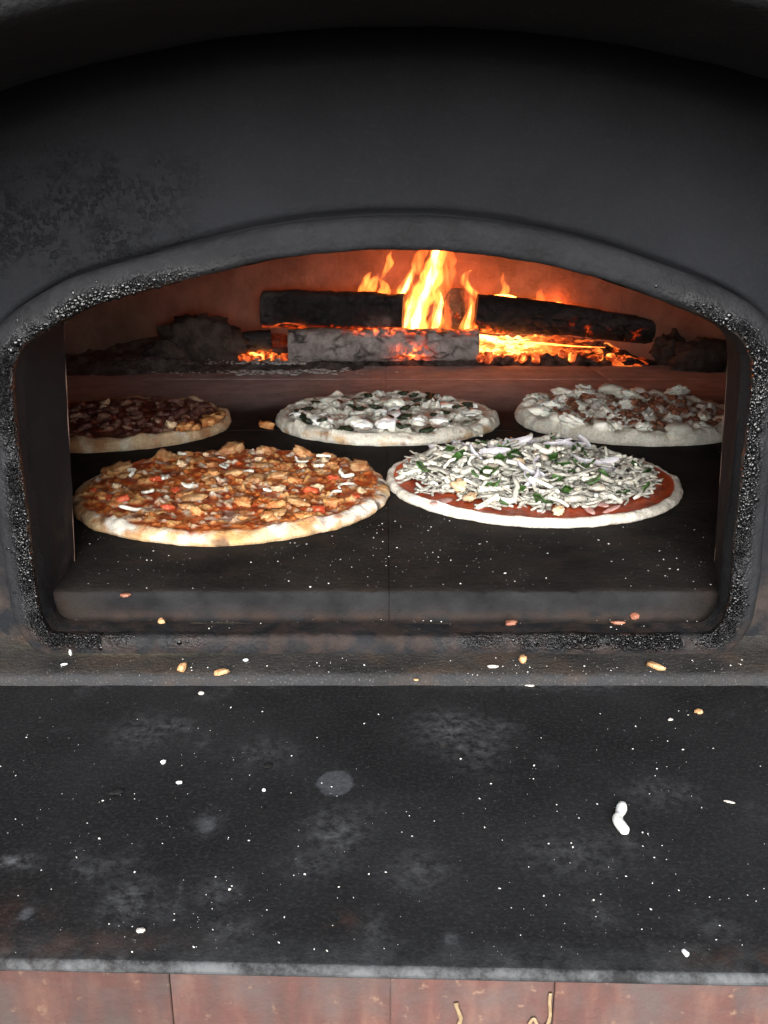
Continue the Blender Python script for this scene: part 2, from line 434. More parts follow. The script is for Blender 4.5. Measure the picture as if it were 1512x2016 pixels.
nrm = np.concatenate([np.stack([nor[:, 0] * (-math.cos(math.pi * min(max(u / .009, 0), .5))), np.full(NI, -math.sin(math.pi * min(max(u / .009, 0), .5))), nor[:, 1] * (-math.cos(math.pi * min(max(u / .009, 0), .5)))], 1) for u, Y in prof])
f1, f2, _ = worley(V * 420, 3)
blob = (.5 - f1).clip(-.3, .5)
amp = (tarw * (sst(-.35, .25, noise(V * 45, 5)) * .8 + .25))
V = V + nrm * (amp * .0015 * blob / .4 + .0009 * fbm(V * 120, 3, 8) + .0014 * fbm(V * 22, 2, 4))[:, None]
tarw = np.clip(tarw * (.75 + 1.2 * fbm(V * 40, 3, 9)) * 1.25, 0, 1)
frame_o = opart('mouth_frame', mesh('mouth_frame', V, gridf(len(prof), NI, True), M_frame, True, {'tar': tarw, 'rust_tint': rustw}))
rsb = np.random.RandomState(3); bv_ = []; bf_l = []; nb = 0
import bmesh as _bm
_b = _bm.new(); _bm.ops.create_icosphere(_b, subdivisions=2, radius=1)
_iv = np.array([v.co[:] for v in _b.verts]); _if = [[v.index for v in f.verts] for f in _b.faces]; _b.free()
dens = np.clip(tarside * sst(.25, .2, inn[:, 1]) * (.55 + 1.3 * noise(P3(inn[:, 0] * 18, inn[:, 1] * 18), 6)), 0, 1) ** 1.5
dens[low > .5] *= .35
cand = rsb.choice(NI, 1900, p=dens / dens.sum())
for i in cand:
    u = abs(rsb.normal(.0035, .0034)); Yb = .5725 - math.sqrt(max(0, .0045 ** 2 - (.0045 - min(u, .0045)) ** 2)) + .0002
    r_ = .0003 + .0008 * rsb.rand() ** 2; p = inn[i] + nor[i] * u
    q = _iv * r_ * np.array([rsb.uniform(.7, 2.2), .5, rsb.uniform(.7, 2.2)]) * (1 + .22 * noise(_iv * 2.2 + i, 3) * 2.2)[:, None]
    bv_.append(q + [p[0], Yb + rsb.uniform(-.0001, .0005), p[1]]); bf_l += [[w_ + nb for w_ in t_] for t_ in _if]; nb += len(_iv)
k = N('glossy_tar'); k.set((.003, .003, .0035), .14, .42); M_tar = k.m
tb = obj('tar_beads', mesh('tar_beads', np.concatenate(bv_), bf_l, M_tar), frame_o); tb['kind'] = 'stuff'
# reveal (jamb) from the frame back into the chamber
rings = []
for q in range(jamb_steps):
    a = q / (jamb_steps - 1)
    p = inn * (1 - a) + bb * a
    rings.append(np.stack([p[:, 0], np.full(NI, .588 + .077 * a), p[:, 1]], 1))
V = np.concatenate(rings); V[:, 0] += .0012 * noise(V * 40, 2); V[:, 2] += .0010 * noise(V * 40, 6)
rust_tint = np.clip(np.repeat(low, 1)[None, :] * np.ones((jamb_steps, 1)), 0, 1).ravel() * 1.0 + .4 * sst(.10, .0, V[:, 2]) * sst(.60, .65, V[:, 1])  # rust in the groove, plus a brown reflection painted low on the inner jambs
opart('mouth_reveal', mesh('mouth_reveal', V, flip(gridf(jamb_steps, NI, True)), M_paint, True, {'rust_tint': np.clip(rust_tint, 0, 1), 'pit': rust_tint * 0}))

# facing wall round the mouth
sub = inn[::5] + nor[::5] * .0200; n = len(sub)
d = sub - ctr; ang = np.arctan2(d[:, 1], d[:, 0])
tt = np.minimum(.62 / np.maximum(np.abs(np.cos(ang)), 1e-6), np.where(np.sin(ang) > 0, .62, .20) / np.maximum(np.abs(np.sin(ang)), 1e-6))
outp = ctr + np.stack([np.cos(ang), np.sin(ang)], 1) * tt[:, None]
rings = []
for a in np.linspace(0, 1, 60) ** 1.6:
    p = sub * (1 - a) + outp * a
    rings.append(np.stack([p[:, 0], np.full(n, .5895), p[:, 1]], 1))
V = np.concatenate(rings); V[:, 1] += .0015 * fbm(V * 14, 3, 3)
dg = np.linalg.norm(V[:, [0, 2]] - np.tile(sub, (60, 1)), axis=1); V[:, 1] += .009 * sst(.0055, .0015, dg)
pit = sst(-.08, -.17, V[:, 0]) * sst(.205, .24, V[:, 2]) * sst(.312, .28, V[:, 2])
rust_tint = .5 * sst(.05, -.03, V[:, 2])
opart('facing_wall', mesh('facing_wall', V, gridf(60, n, True), M_paint, True, {'pit': np.clip(pit, 0, 1), 'rust_tint': rust_tint}))

# arched hood standing in front of the mouth
ARC = [(0, 186), (200, 134), (400, 92), (560, 70), (740, 60), (900, 62), (1050, 72), (1200, 95), (1360, 128), (1512, 168)]
arc = np.array([atY(u, v, .50)[[0, 2]] for u, v in ARC])
cf = np.polyfit(arc[:, 0], arc[:, 1], 2)
xs = np.linspace(-.36, .36, 60); zs = np.polyval(cf, xs)
foot = lambda s, x0, z0: [(s * (abs(x0) + .035 * t), z0 - (z0 + .045) * t ** 1.4) for t in np.linspace(.15, 1, 10)]
prof2 = np.array(foot(-1, xs[0], zs[0])[::-1] + list(zip(xs, zs)) + foot(1, xs[-1], zs[-1]))
prof2 = resample(prof2, 160, False, 3)
c0 = np.array([0, .1]); d = prof2 - c0; ang = np.arctan2(d[:, 1], d[:, 0])
def rectpt(hx, hz0, hz1):
    t = np.minimum(hx / np.maximum(np.abs(np.cos(ang)), 1e-6), np.where(np.sin(ang) > 0, hz1, hz0) / np.maximum(np.abs(np.sin(ang)), 1e-6))
    return c0 + np.stack([np.cos(ang), np.sin(ang)], 1) * t[:, None]
ro = rectpt(.62, .145, .62)
secs = [(ro, .50), (prof2 + d / np.linalg.norm(d, axis=1)[:, None] * .012, .50), (prof2 + d / np.linalg.norm(d, axis=1)[:, None] * .003, .498), (prof2, .490)]
secs += [(prof2, y) for y in np.linspace(.48, .392, 8)] + [(prof2 + d / np.linalg.norm(d, axis=1)[:, None] * .002, .386), (prof2 + d / np.linalg.norm(d, axis=1)[:, None] * .008, .382), (ro, .382), (ro, .50)]
V = np.concatenate([np.stack([p[:, 0], np.full(len(p), y), p[:, 1]], 1) for p, y in secs])
V += .0012 * np.stack([fbm(V * 25, 3, 1), fbm(V * 25, 3, 2), fbm(V * 25, 3, 3)], 1)
opart('arched_hood', mesh('arched_hood', V, gridf(len(secs), len(prof2)), M_hood))
for s in (-1, 1):
    opart('gallery_side', box('gallery_side', min(s * .5, s * .62), max(s * .5, s * .62), .502, .588, -.045, .72, M_hood))
opart('flue_plate', box('flue_plate', -.62, .62, .502, .75, .722, .76, M_hood))

# ledge below the frame with its lip
nx = 1000
pf = [(.605, -.0245), (.598, -.0255), (.59, -.029), (.582, -.0325), (.572, -.0332), (.562, -.0333), (.552, -.0334), (.546, -.0335), (.5415, -.0337), (.539, -.0343), (.5372, -.0355), (.5365, -.037), (.5362, -.039), (.536, -.0415), (.536, -.046)]
xs = np.linspace(-.62, .62, nx)
V = np.concatenate([np.stack([xs, np.full(nx, y), np.full(nx, z)], 1) for y, z in pf])
V[:, 2] += .0009 * fbm(V * 30, 4, 3) + .0005 * noise(V * 150, 4)
V[:, 1] += .0012 * fbm(P3(V[:, 0] * 40, V[:, 2] * 40), 3, 6) * (V[:, 1] < .545)
lip = np.repeat([1. if y < .5405 else 0 for y, z in pf], nx)
grease = np.exp(-((V[:, 0] + .175) / .05) ** 2) * sst(.56, .575, V[:, 1])
ledge = opart('ledge', mesh('ledge', V, flip(gridf(len(pf), nx)), M_ledge, True, {'lip': lip, 'grease': grease}))

# chamber: floor of fire tiles
floor = opart('floor', box('floor', -.80, .80, .62, 2.1, -.06, -.012, M_mortar))
def tile(x0, x1, y0, y1, seed):
    nxx = max(6, int((x1 - x0) / .006)); nyy = max(6, int((y1 - y0) / .008)); g = .00025
    X = np.linspace(x0 + g, x1 - g, nxx); Yv = np.linspace(y0 + g, y1 - g, nyy)
    Yv = np.r_[y0 + g, y0 + g, y0 + g, y0 + g, y0 + g, y0 + g + .0008, y0 + g + .0025, Yv[1:-1], y1 - g - .001, y1 - g]
    if y0 > .65: Yv[5] = y0 + g + .0001; Yv[6] = y0 + g + .0003
    Zv = np.r_[-.026, -.020, -.014, -.008, -.0035, -.0012, -.0002, np.zeros(nyy - 2), -.0001, -.02]
    a, b = np.meshgrid(np.arange(len(Yv)), np.arange(nxx), indexing='ij')
    V = np.stack([X[b.ravel()], Yv[a.ravel()], Zv[a.ravel()]], 1)
    e = np.minimum(V[:, 0] - x0, x1 - V[:, 0]); V[:, 2] -= .0007 * sst(.003, .0, e)
    V[:, 2] += .0005 * fbm(V * 30, 3, seed) - .001 * sst(.25, .6, noise(V * 90, seed)) * (Zv[a.ravel()] > -.004)
    V[:, 1] += .0009 * fbm(P3(V[:, 0] * 60, V[:, 2] * 60), 3, seed + 2) * (a.ravel() < 7)
    fr = (Zv[a.ravel()] < -.0008) * sst(.236, .19, np.abs(V[:, 0])) * (y0 < .65)
    rust_tint = fr * sst(-.012, -.02, V[:, 2])
    ash = sst(1.2, 1.55, V[:, 1] + .12 * fbm(V * 5, 3, 4)) * .95
    return mesh('floor_tile', V, gridf(len(Yv), nxx), M_tile, True, {'front': fr, 'rust_tint': rust_tint, 'ash': ash})
xj = atZ(766, 1165, 0)[0]
cols = [(-.42, xj), (xj, .42)]
cols = [(-.80, -.41), (-.41, xj), (xj, .405), (.405, .80)]
rows = [.602, 1.16, 1.60, 2.08]
for j in range(3):
    for i, (a, b) in enumerate(cols):
        obj('floor_tile', tile(a, b, rows[j] if i in (1, 2) or j else .684, rows[j + 1], 20 + i + 7 * j), floor)

# chamber: wall ring of tall refractory panels, dome above
CY, CR = 1.25, .80
dome_v = []; nt, nr = 120, 24
th = np.linspace(0, 2 * np.pi, nt, endpoint=False)
for a in np.linspace(0, 1, nr):
    if a < .35: r_, z_ = CR + .003, -.05 + a / .35 * .30
    else:
        q = (a - .35) / .65 * math.pi / 2; r_, z_ = (CR + .003) * math.cos(q) + .001, .25 + .24 * math.sin(q)
    dome_v.append(np.stack([r_ * np.cos(th), np.maximum(CY + r_ * np.sin(th), .666), np.full(nt, z_)], 1))
dome_v = np.concatenate(dome_v)
dome_f = [q for q in flip(gridf(nr, nt, True)) if max(dome_v[i, 1] for i in q) > .667]      # the chamber front is its own part
dome = opart('chamber_dome', mesh('chamber_dome', dome_v, dome_f, M_fire))
pa = .158 / CR
def panel(seed):
    m, q = 14, 20
    A = np.linspace(-pa / 2 + .0002, pa / 2 - .0002, m); Z = np.linspace(-.02, .30, q)
    prof_r = [(.012, 0)]
    A = np.r_[A[0], A[0] + .0004, A[1:-1], A[-1] - .0004, A[-1]]
    aa, zz = np.meshgrid(np.r_[A[0], A, A[-1]], Z, indexing='ij')
    rr = np.full(aa.shape, CR); rr[0] = CR + .0018; rr[-1] = CR + .0018
    rr = rr + .0012 * fbm(np.stack([aa.ravel() * 60, zz.ravel() * 60, zz.ravel() * 0 + seed], 1), 3, seed).reshape(aa.shape)
    rr[0] = rr[-1] = CR + .0018
    V = np.stack([rr * np.sin(aa), rr * np.cos(aa), zz], -1).reshape(-1, 3)
    return mesh('wall_panel', V, gridf(m + 4, q), M_fire)
pmeshes = [panel(s) for s in range(6)]
k0 = math.atan2(atY(592, 540, 2.0)[0], .79)
for i in range(-6, 7):
    o = obj('wall_panel', pmeshes[i % 6], dome, (0, CY, 0), (0, 0, -(k0 + i * pa)))
# back of the facing block, seen only from inside
ring2 = [np.stack([p[:, 0], np.full(n, .6655), p[:, 1]], 1) for p in (bb[::5], ctr + (outp - ctr) * 1.25)]
opart('chamber_front', mesh('chamber_front', np.concatenate(ring2), flip(gridf(2, n, True)), M_fire))

# ================================================================== hearth slab and its brick front
slab = tag(empty('hearth_slab', (0, .42, -.041)), 'soot-black stone slab with flour specks and worn pale front edge', 'slab')
ZS = -.041
ed = np.array([atZ(u, v, ZS) for u, v in ((0, 1893), (600, 1909), (1512, 1925))])
ef = np.polyfit(ed[:, 0], ed[:, 1], 1)
nx, ny = 900, 180
xs = np.linspace(-.6, .6, nx)
rows_ = []; edge_a = []
for q in np.linspace(0, 1, ny):
    rows_.append((1 - q, 0.0)); edge_a.append(0)
V = []; edge = []
yb = .545
for q in np.linspace(0, 1, ny):
    y = yb * (1 - q) + (np.polyval(ef, xs) + .0028) * q
    V.append(np.stack([xs, y, np.full(nx, ZS)], 1)); edge.append((.3 * sst(.02, .0, y - np.polyval(ef, xs) - .0028)))
for th_ in np.linspace(.15, 1, 9) * math.pi / 2:
    V.append(np.stack([xs, np.polyval(ef, xs) + .0028 - .0028 * math.sin(th_), np.full(nx, ZS - .0028 + .0028 * math.cos(th_))], 1)); edge.append(np.full(nx, 1.))
for zz in (.0032, .0038, .0043):
    V.append(np.stack([xs, np.polyval(ef, xs), np.full(nx, ZS - zz)], 1)); edge.append(np.full(nx, .7 if zz < .004 else .3))
V.append(np.stack([xs, np.polyval(ef, xs) + .02, np.full(nx, ZS - .0045)], 1)); edge.append(np.zeros(nx))
nrow = len(V); V = np.concatenate(V); edge = np.concatenate(edge)
chip = sst(.15, .6, fbm(P3(V[:, 0] * 60, V[:, 1] * 25), 3, 4)) * sst(.02, .004, V[:, 1] - np.polyval(ef, V[:, 0]))
V0 = V.copy()
V[:, 2] += .00012 * fbm(V0 * 40, 4, 2) + .00008 * noise(V0 * 220, 5) - .0022 * chip
V[:, 1] += .0012 * fbm(P3(V0[:, 0] * 30, 0), 3, 9) * (edge > .5) + .002 * chip
def blobs(lst, p):
    o = 0
    for u, v, ru, rv, a in lst:
        c = atZ(u, v, ZS); ex = atZ(u + ru, v, ZS); ey = atZ(u, v + rv, ZS)
        q = ((p[:, 0] - c[0]) / (ex[0] - c[0])) ** 2 + ((p[:, 1] - c[1]) / (ey[1] - c[1])) ** 2
        o = np.maximum(o, a * np.exp(-q))
    return o
smudge = blobs([(885, 1435, 70, 38, .5), (930, 1480, 60, 40, .3), (25, 1697, 45, 13, .95), (250, 1775, 50, 42, .5), (660, 1640, 60, 50, .45), (350, 1765, 5, 30, .55),
                (430, 1755, 40, 30, .4), (820, 1715, 60, 40, .35), (520, 1480, 60, 30, .3), (50, 1800, 14, 14, .6), (1130, 1680, 120, 50, .28), (1300, 1560, 70, 30, .3),
                (405, 1625, 26, 20, .45), (455, 1830, 50, 26, .4), (330, 1790, 40, 30, .25), (890, 1850, 14, 12, .55), (1050, 1350, 180, 12, .25), (280, 1440, 60, 35, .35),
                (1180, 1800, 50, 30, .25), (620, 1700, 70, 25, .3), (1400, 1820, 60, 30, .25), (735, 1835, 30, 40, .3)], V0)
smudge = np.clip(smudge + .38 * sst(.0, .5, fbm(V0 * 14, 5, 12)) * sst(-.2, .4, fbm(V0 * 60, 3, 15)), 0, 1)
rust_tint = blobs([(130, 1860, 170, 25, .4), (20, 1820, 60, 60, .3), (670, 1815, 30, 18, .4), (1480, 1890, 100, 20, .5)], V0)
scorch = blobs([(230, 1560, 17, 9, 1.0), (225, 1563, 10, 8, 1.), (527, 1508, 13, 9, 1.0), (520, 1590, 5, 5, .9), (720, 1660, 6, 30, .4), (240, 1480, 30, 10, .3)], V0)
scorch = sst(.3, .7, scorch + .15 * noise(V0 * 400, 3)) * .85
film = np.maximum(sst(.33, .42, blobs([(660, 1541, 36, 25, 1.)], V0) + .10 * noise(V0 * 140, 21) + .05 * noise(V0 * 400, 22)), .5 * sst(.3, .45, blobs([(408, 1623, 18, 15, 1.), (890, 1850, 13, 11, 1.), (50, 1800, 12, 12, 1.)], V0) + .12 * noise(V0 * 160, 23)))
obj('slab_stone', mesh('slab_stone', V - np.array([0, .42, -.041]), flip(gridf(nrow, nx)), M_slab, True, {'smudge': smudge, 'film': film, 'rust_tint': rust_tint, 'edge': edge, 'scorch': scorch}), slab)
bl = tag(empty('brick_front', (0, .30, -.2)), 'red brick course under the slab with smears and glue drips', 'brick wall')
EY = lambda x: np.polyval(ef, x)
bm_ = box('mortar_bed', -.6, .6, float(EY(0)) + .0042, .40, -.25, -.0465, M_mortar)
o = obj('mortar_bed', bm_, bl, (0, -.30, .2)); o.rotation_euler = (0, 0, math.atan(ef[0]))
jx = [atY(u, 1990, .302)[0] for u in (-1450, -1030, -500, -75, 345, 768, 1080, 1500, 1950, 2400, 2900)]
for i in range(10):
    for zrow, (z0, z1) in enumerate(((-.155, -.046), (-.25, -.158))):
        me = box('brick', jx[i] + .00015, jx[i + 1] - .00015, 0, .05, z0, z1, M_brick, .0003, 7 + i + zrow * 9, .0008, 8)
        me.transform(__import__('mathutils').Matrix.Translation((0, 0, 0)))
        xm = (jx[i] + jx[i + 1]) / 2
        o = obj('brick', me, bl, (0, float(EY(0)) + .002 - .30 + .0006 * ((i * 7) % 3), .2), (0, 0, math.atan(ef[0])))
# dried glue drips on the bricks
def tube(path, rad, ns=8, cap=True):
    path = np.asarray(path, float); n_ = len(path); rad = np.broadcast_to(rad, (n_,))
    T = np.gradient(path, axis=0); T /= np.linalg.norm(T, axis=1)[:, None] + 1e-9
    upv = np.array([.3, .5, .81]) if abs(T[0] @ np.array([.3, .5, .81])) < .9 else np.array([1., 0, 0])
    A = np.cross(T, upv); A /= np.linalg.norm(A, axis=1)[:, None]; B = np.cross(T, A)
    t = np.linspace(0, 2 * np.pi, ns, endpoint=False)
    V = [path[i] + rad[i] * (np.cos(t)[:, None] * A[i] + np.sin(t)[:, None] * B[i]) for i in range(n_)]
    V = np.concatenate([path[:1].repeat(ns, 0)] + V + [path[-1:].repeat(ns, 0)])
    return V, gridf(n_ + 2, ns, True)
def spline(p, n_):
    p = np.asarray(p, float); P = np.vstack([2 * p[0] - p[1], p, 2 * p[-1] - p[-2]]); o = []
    for s in np.linspace(0, len(p) - 1 - 1e-6, n_):
        i = int(s); t = s - i; a, b, c_, d_ = P[i:i + 4]
        o.append(.5 * (2 * b + (c_ - a) * t + (2 * a - 5 * b + 4 * c_ - d_) * t * t + (3 * b - a - 3 * c_ + d_) * t ** 3))
    return np.array(o)
for pts, rd in (([(1040, 2030), (1037, 1998), (1046, 1982), (1052, 1992), (1060, 2000), (1072, 1994), (1078, 1975), (1077, 1948), (1079, 1932)], .0008), ([(899, 2025), (901, 2000), (905, 1985), (898, 1965), (896, 1955)], .0009)):
    pth = np.array([atY(u, v, .3) for u, v in pts]); pth[:, 1] = EY(pth[:, 0]) + .0022
    pth = spline(pth, 40); V, f = tube(pth, rd * (.6 + .4 * np.abs(noise(pth * 300, 2)) + .35)); V[:, 1] = EY(V[:, 0]) + .0022 + (V[:, 1] - EY(V[:, 0]) - .0022) * .45
    obj('glue_drip', mesh('glue_drip', V - np.array([0, .30, -.2]), f, M_glue), bl)

# ================================================================== fire
def log(name, a, b, rw, rh, seed, m, ashf=None, glowf=None, taper=(1, 1), sq=2.8, cs=26, loc=None, crack=.004, bend=0.):
    a = np.array(a, float); b = np.array(b, float); ax = b - a; L = np.linalg.norm(ax); ax /= L
    side = np.cross(ax, [0, 0, 1.]); side /= np.linalg.norm(side); upv = np.cross(side, ax)
    ns, nl = 72, int(L / .0035)
    t = np.linspace(0, 2 * np.pi, ns, endpoint=False)
    ct, st = np.cos(t), np.sin(t); rad = (np.abs(ct) ** sq + np.abs(st) ** sq) ** (-1 / sq)
    V = []; S_ = []
    caps = [0.02, .35, .7, .9]
    seq = [(0, c_) for c_ in caps] + [(s, 1) for s in np.linspace(0, 1, nl)] + [(1, c_) for c_ in caps[::-1]]
    for s, c_ in seq:
        tp = taper[0] * (1 - s) + taper[1] * s
        off = upv * bend * math.sin(math.pi * s)
        V.append(a + ax * L * s + off + side * (ct * rad * rw * tp * c_)[:, None] + upv * (st * rad * rh * tp * c_)[:, None])
        S_.append(np.full(ns, s))
    V = np.concatenate(V); S_ = np.concatenate(S_)
    cen = np.concatenate([np.repeat((a + ax * L * s + upv * bend * math.sin(math.pi * s))[None], ns, 0) for s, c_ in seq])
    dirv = V - cen; dn = np.linalg.norm(dirv, axis=1)[:, None] + 1e-6; dirv = dirv / dn
    along = ((V - a) @ ax)
    Q = np.stack([along * cs * .8, (V @ side) * cs * 1.3, (V @ upv) * cs * 1.5], 1) + .35 * np.stack([noise(V * 30, seed), noise(V * 30, seed + 1), noise(V * 30, seed + 2)], 1)
    f1, f2, cid = worley(Q, seed)
    cr = sst(.13, .01, f2 - f1) * sst(-.12, .25, noise(V * 26 + 40, seed + 8))
    V = V + dirv * (.15 * rh * fbm(V * 16, 3, seed + 5)[:, None] + .006 * (cid - .5)[:, None] * .5 - crack * cr[:, None] + .0018 * fbm(V * 90, 3, seed + 3)[:, None])
    atr = {'crack': cr * .9, 'ash': np.clip(ashf(V, S_) if ashf else S_ * 0, 0, 1), 'glow': np.clip(glowf(V, S_, cr) if glowf else S_ * 0, 0, 1)}
    base = (a + b) / 2; base[2] = min(a[2], b[2])
    return obj(name, mesh(name, V - base, gridf(len(seq), ns, True), m, True, atr), None, tuple(base))
# front log, grey with ash
a = atY(569, 690, 1.79); b = atY(940, 686, 1.80); a[2] = .036; b[2] = .037
o = log('firewood_log', a, b, .032, .034, 11, M_ashlog, lambda V, s: .55 + .6 * sst(1.80, 1.765, V[:, 1]),
        lambda V, s, c_: np.exp(-(((V[:, 0] - .055) / .03) ** 2 + ((V[:, 2] - .025) / .02) ** 2)) * .95 + .7 * sst(.055, .07, V[:, 2]) * sst(.25, .45, s) * (noise(V * 40, 2) > -.1), sq=2.9, cs=26, taper=(1.0, .92), bend=.003, crack=.006)
tag(o, 'squared log coated in pale grey ash at the front of the fire', 'log', 'logs in the fire')
# upper left charred log resting over it
a = atY(520, 606, 1.88); b = atY(795, 618, 1.845)
o = log('firewood_log', a, b, .04, .040, 23, M_char, lambda V, s: .35 * sst(.115, .135, V[:, 2]) + .5 * sst(.2, .0, s) + 1.0 * sst(.72, .8, s) * sst(.96, .90, s) * sst(.10, .08, V[:, 2]),
        lambda V, s, c_: .7 * sst(.075, .062, V[:, 2]) + .6 * sst(.985, 1., s) * 0, taper=(.92, 1.), sq=2.8, cs=30, crack=.008)
tag(o, 'thick black charred log lying across the left of the fire', 'log', 'logs in the fire')
# long right log
a = atY(936, 616, 1.86); b = atY(1302, 656, 1.85)
o = log('firewood_log', a, b, .032, .036, 37, M_char, lambda V, s: .45 * sst(.2, .8, s) * sst(.05, .09, V[:, 2]),
        lambda V, s, c_: .9 * sst(.97, 1., s) * (noise(V * 70, 3) > .0) + .8 * sst(.075, .055, V[:, 2] + .12 * (s - .1)) * sst(.65, .2, s) + .35 * c_ * sst(.4, .7, s) * (noise(V * 30, 7) > .15), taper=(1.05, .70), sq=2.6, cs=38, crack=.009, bend=.006)
tag(o, 'long black charred log sloping down to the right over bright embers', 'log', 'logs in the fire')
# short stub on the left
a = atY(443, 680, 1.83); b = atY(535, 672, 1.84)
o = log('firewood_log', a, b, .026, .022, 41, M_char, lambda V, s: .25 + 0 * s, lambda V, s, c_: .6 * sst(.03, .018, V[:, 2]) * sst(.2, .6, s), sq=2.6, cs=34)
tag(o, 'short charred stub beside embers left of the ash-grey log', 'log', 'logs in the fire')
# upright log behind the flames
a = atY(893, 690, 1.93); b = atY(888, 574, 1.97); a[2] = .02
o = log('firewood_log', a, b, .026, .024, 53, M_char, lambda V, s: .5 + 0 * s, lambda V, s, c_: .3 * c_ * (noise(V * 40, 1) > .1), sq=3, cs=46, crack=.006)
tag(o, 'upright grey log propped behind the tallest flame', 'log', 'logs in the fire')
# hidden support under the upper log
a = atY(640, 690, 1.92); b = atY(760, 690, 1.94); a[2] = b[2] = .03
o = log('firewood_log', a, b, .03, .03, 61, M_char, None, lambda V, s, c_: .7 * c_ + .5 * (noise(V * 40, 1) > .1), sq=2.6)
tag(o, 'glowing log end underneath the thick black charred log', 'log', 'logs in the fire')

# ember bed
nx, ny = 330, 90
x = np.linspace(-.36, .60, nx); y = np.linspace(1.76, 2.0, ny)
Y_, X_ = np.meshgrid(y, x, indexing='ij'); X_ = X_.ravel(); Y_ = Y_.ravel()
f1, f2, cid = worley(P3(X_ * 55, Y_ * 55), 8)
env = sst(1.762, 1.80, Y_ + .012 * noise(P3(X_ * 25, 0), 3)) * sst(-.36, -.26, X_) * sst(.60, .45, X_)
Z_ = env * (.018 + .010 * fbm(P3(X_ * 12, Y_ * 12), 3, 2) + .012 * (.6 - f1).clip(0, 1)) - .002
Z_ += env * .018 * sst(1.84, 1.92, Y_)
glow = 1.1 * sst(.16, .20, X_) * sst(.45, .22, X_) * sst(1.785, 1.812, Y_ + .012 * noise(P3(X_ * 30, 3), 2)) + .95 * np.exp(-((X_ + .245) / .055) ** 2 - ((Y_ - 1.815) / .03) ** 2) + .5 * np.exp(-((X_ - .47) / .07) ** 2) * (cid > .72) + .4 * sst(1.83, 1.88, Y_) * np.exp(-((X_ - .05) / .25) ** 2)
glow = np.clip(glow * (.85 + .35 * cid), 0, 1)
o = obj('ember_bed', mesh('ember_bed', np.stack([X_, Y_, Z_], 1) - np.array([.1, 1.85, 0]), gridf(ny, nx), M_ember, True, {'glow': glow}), None, (.1, 1.85, 0))
tag(o, 'bed of glowing orange embers under the logs', 'embers', kind='stuff')
# ash drifts on the floor, left and in front of the fire
nx, ny = 260, 60
x = np.linspace(-.66, .0, nx); y = np.linspace(1.60, 1.90, ny)
Y_, X_ = np.meshgrid(y, x, indexing='ij'); X_ = X_.ravel(); Y_ = Y_.ravel()
env = sst(1.66, 1.74, Y_ + .05 * fbm(P3(X_ * 9, Y_ * 9), 3, 4) + .03 * sst(-.3, -.6, X_)) * sst(.0, -.12, X_)
f1, f2, cid = worley(P3(X_ * 60, Y_ * 60), 4)
Z_ = env * (.010 + .016 * sst(-.25, -.45, X_) + .014 * fbm(P3(X_ * 22, Y_ * 22), 4, 6) + .008 * (.5 - f1)) - .003 + .02 * sst(1.76, 1.88, Y_) * env
o = obj('ash_drift', mesh('ash_drift', np.stack([X_, Y_, Z_], 1) - np.array([-.3, 1.75, 0]), gridf(ny, nx), M_ash), None, (-.3, 1.75, 0))
tag(o, 'grey ash and cinders drifted over the floor left of the fire', 'ash', kind='stuff')

# icosphere based lumps
import bmesh
_ico = {}
def ico(sub):
    if sub not in _ico:
        b = bmesh.new(); bmesh.ops.create_icosphere(b, subdivisions=sub, radius=1)
        _ico[sub] = (np.array([v.co[:] for v in b.verts]), [[v.index for v in f.verts] for f in b.faces]); b.free()
    return _ico[sub]
def lump(name, seed, m, sub=3, amp=.25, fr=1.3, boxy=0., sc=(1, 1, 1), fine=.08, extra=None):
    v, f = ico(sub); p = v.copy()
    if boxy: p = np.sign(p) * np.abs(p) ** (1 - boxy); p /= np.abs(p).max()
    p = p * (1 + amp * fbm(v * fr + seed * 3.7, 2, seed) + fine * fbm(v * fr * 3.3 + seed, 2, seed + 9))[:, None]
    p = p * np.array(sc)
    return mesh(name, p, f, m, True, extra(v) if extra else None)
# rubble and cinders
def seated(o, r): o.location.z = r; return o
for i, (u, v, Yv, rx, ry, rz, lab) in enumerate([
        (395, 720, 1.80, .080, .05, .062, 'dark sooty mound of cinders left of the short stub'),
        (335, 735, 1.77, .05, .04, .034, 'low dark lump of cinder at the foot of the left mound'),
        (1385, 712, 1.72, .055, .04, .038, 'grey rounded stone in the right corner of the chamber'),
        (1330, 700, 1.80, .045, .04, .04, 'sooty stone behind the end of the long right log'),
        (1425, 690, 1.80, .05, .04, .05, 'dark stone half hidden by the right side of the mouth'),
        (265, 742, 1.70, .035, .03, .016, 'small flat cinder on the ash by the left wall')]):
    c = atY(u, v, Yv)
    me = lump('rubble', 70 + i, M_rub, 4, .45, 1.7, .05, (rx, ry, rz), .35)
    o = obj('cinder_lump' if i in (0, 1, 5) else 'rubble_stone', me, None, (c[0], Yv, rz * .55))
    tag(o, lab, 'cinder' if i in (0, 1, 5) else 'stone', 'rubble round the fire')
rs = np.random.RandomState(5)
coalm = [lump('ember_coal', 90 + i, M_ember, 3, .5, 1.4, .3, (.01, .008, .007), .3, lambda v, i=i: {'glow': np.clip(.4 + .6 * sst(.2, .6, fbm(v * 1.3 + i, 2, i)) + .3 * sst(.3, -.6, v[:, 2]) * (i % 2), 0, 1)}) for i in range(5)]
deadm = [lump('cinder', 120 + i, M_rub, 2, .35, 1.4, .3, (1, .8, .7), .15) for i in range(4)]
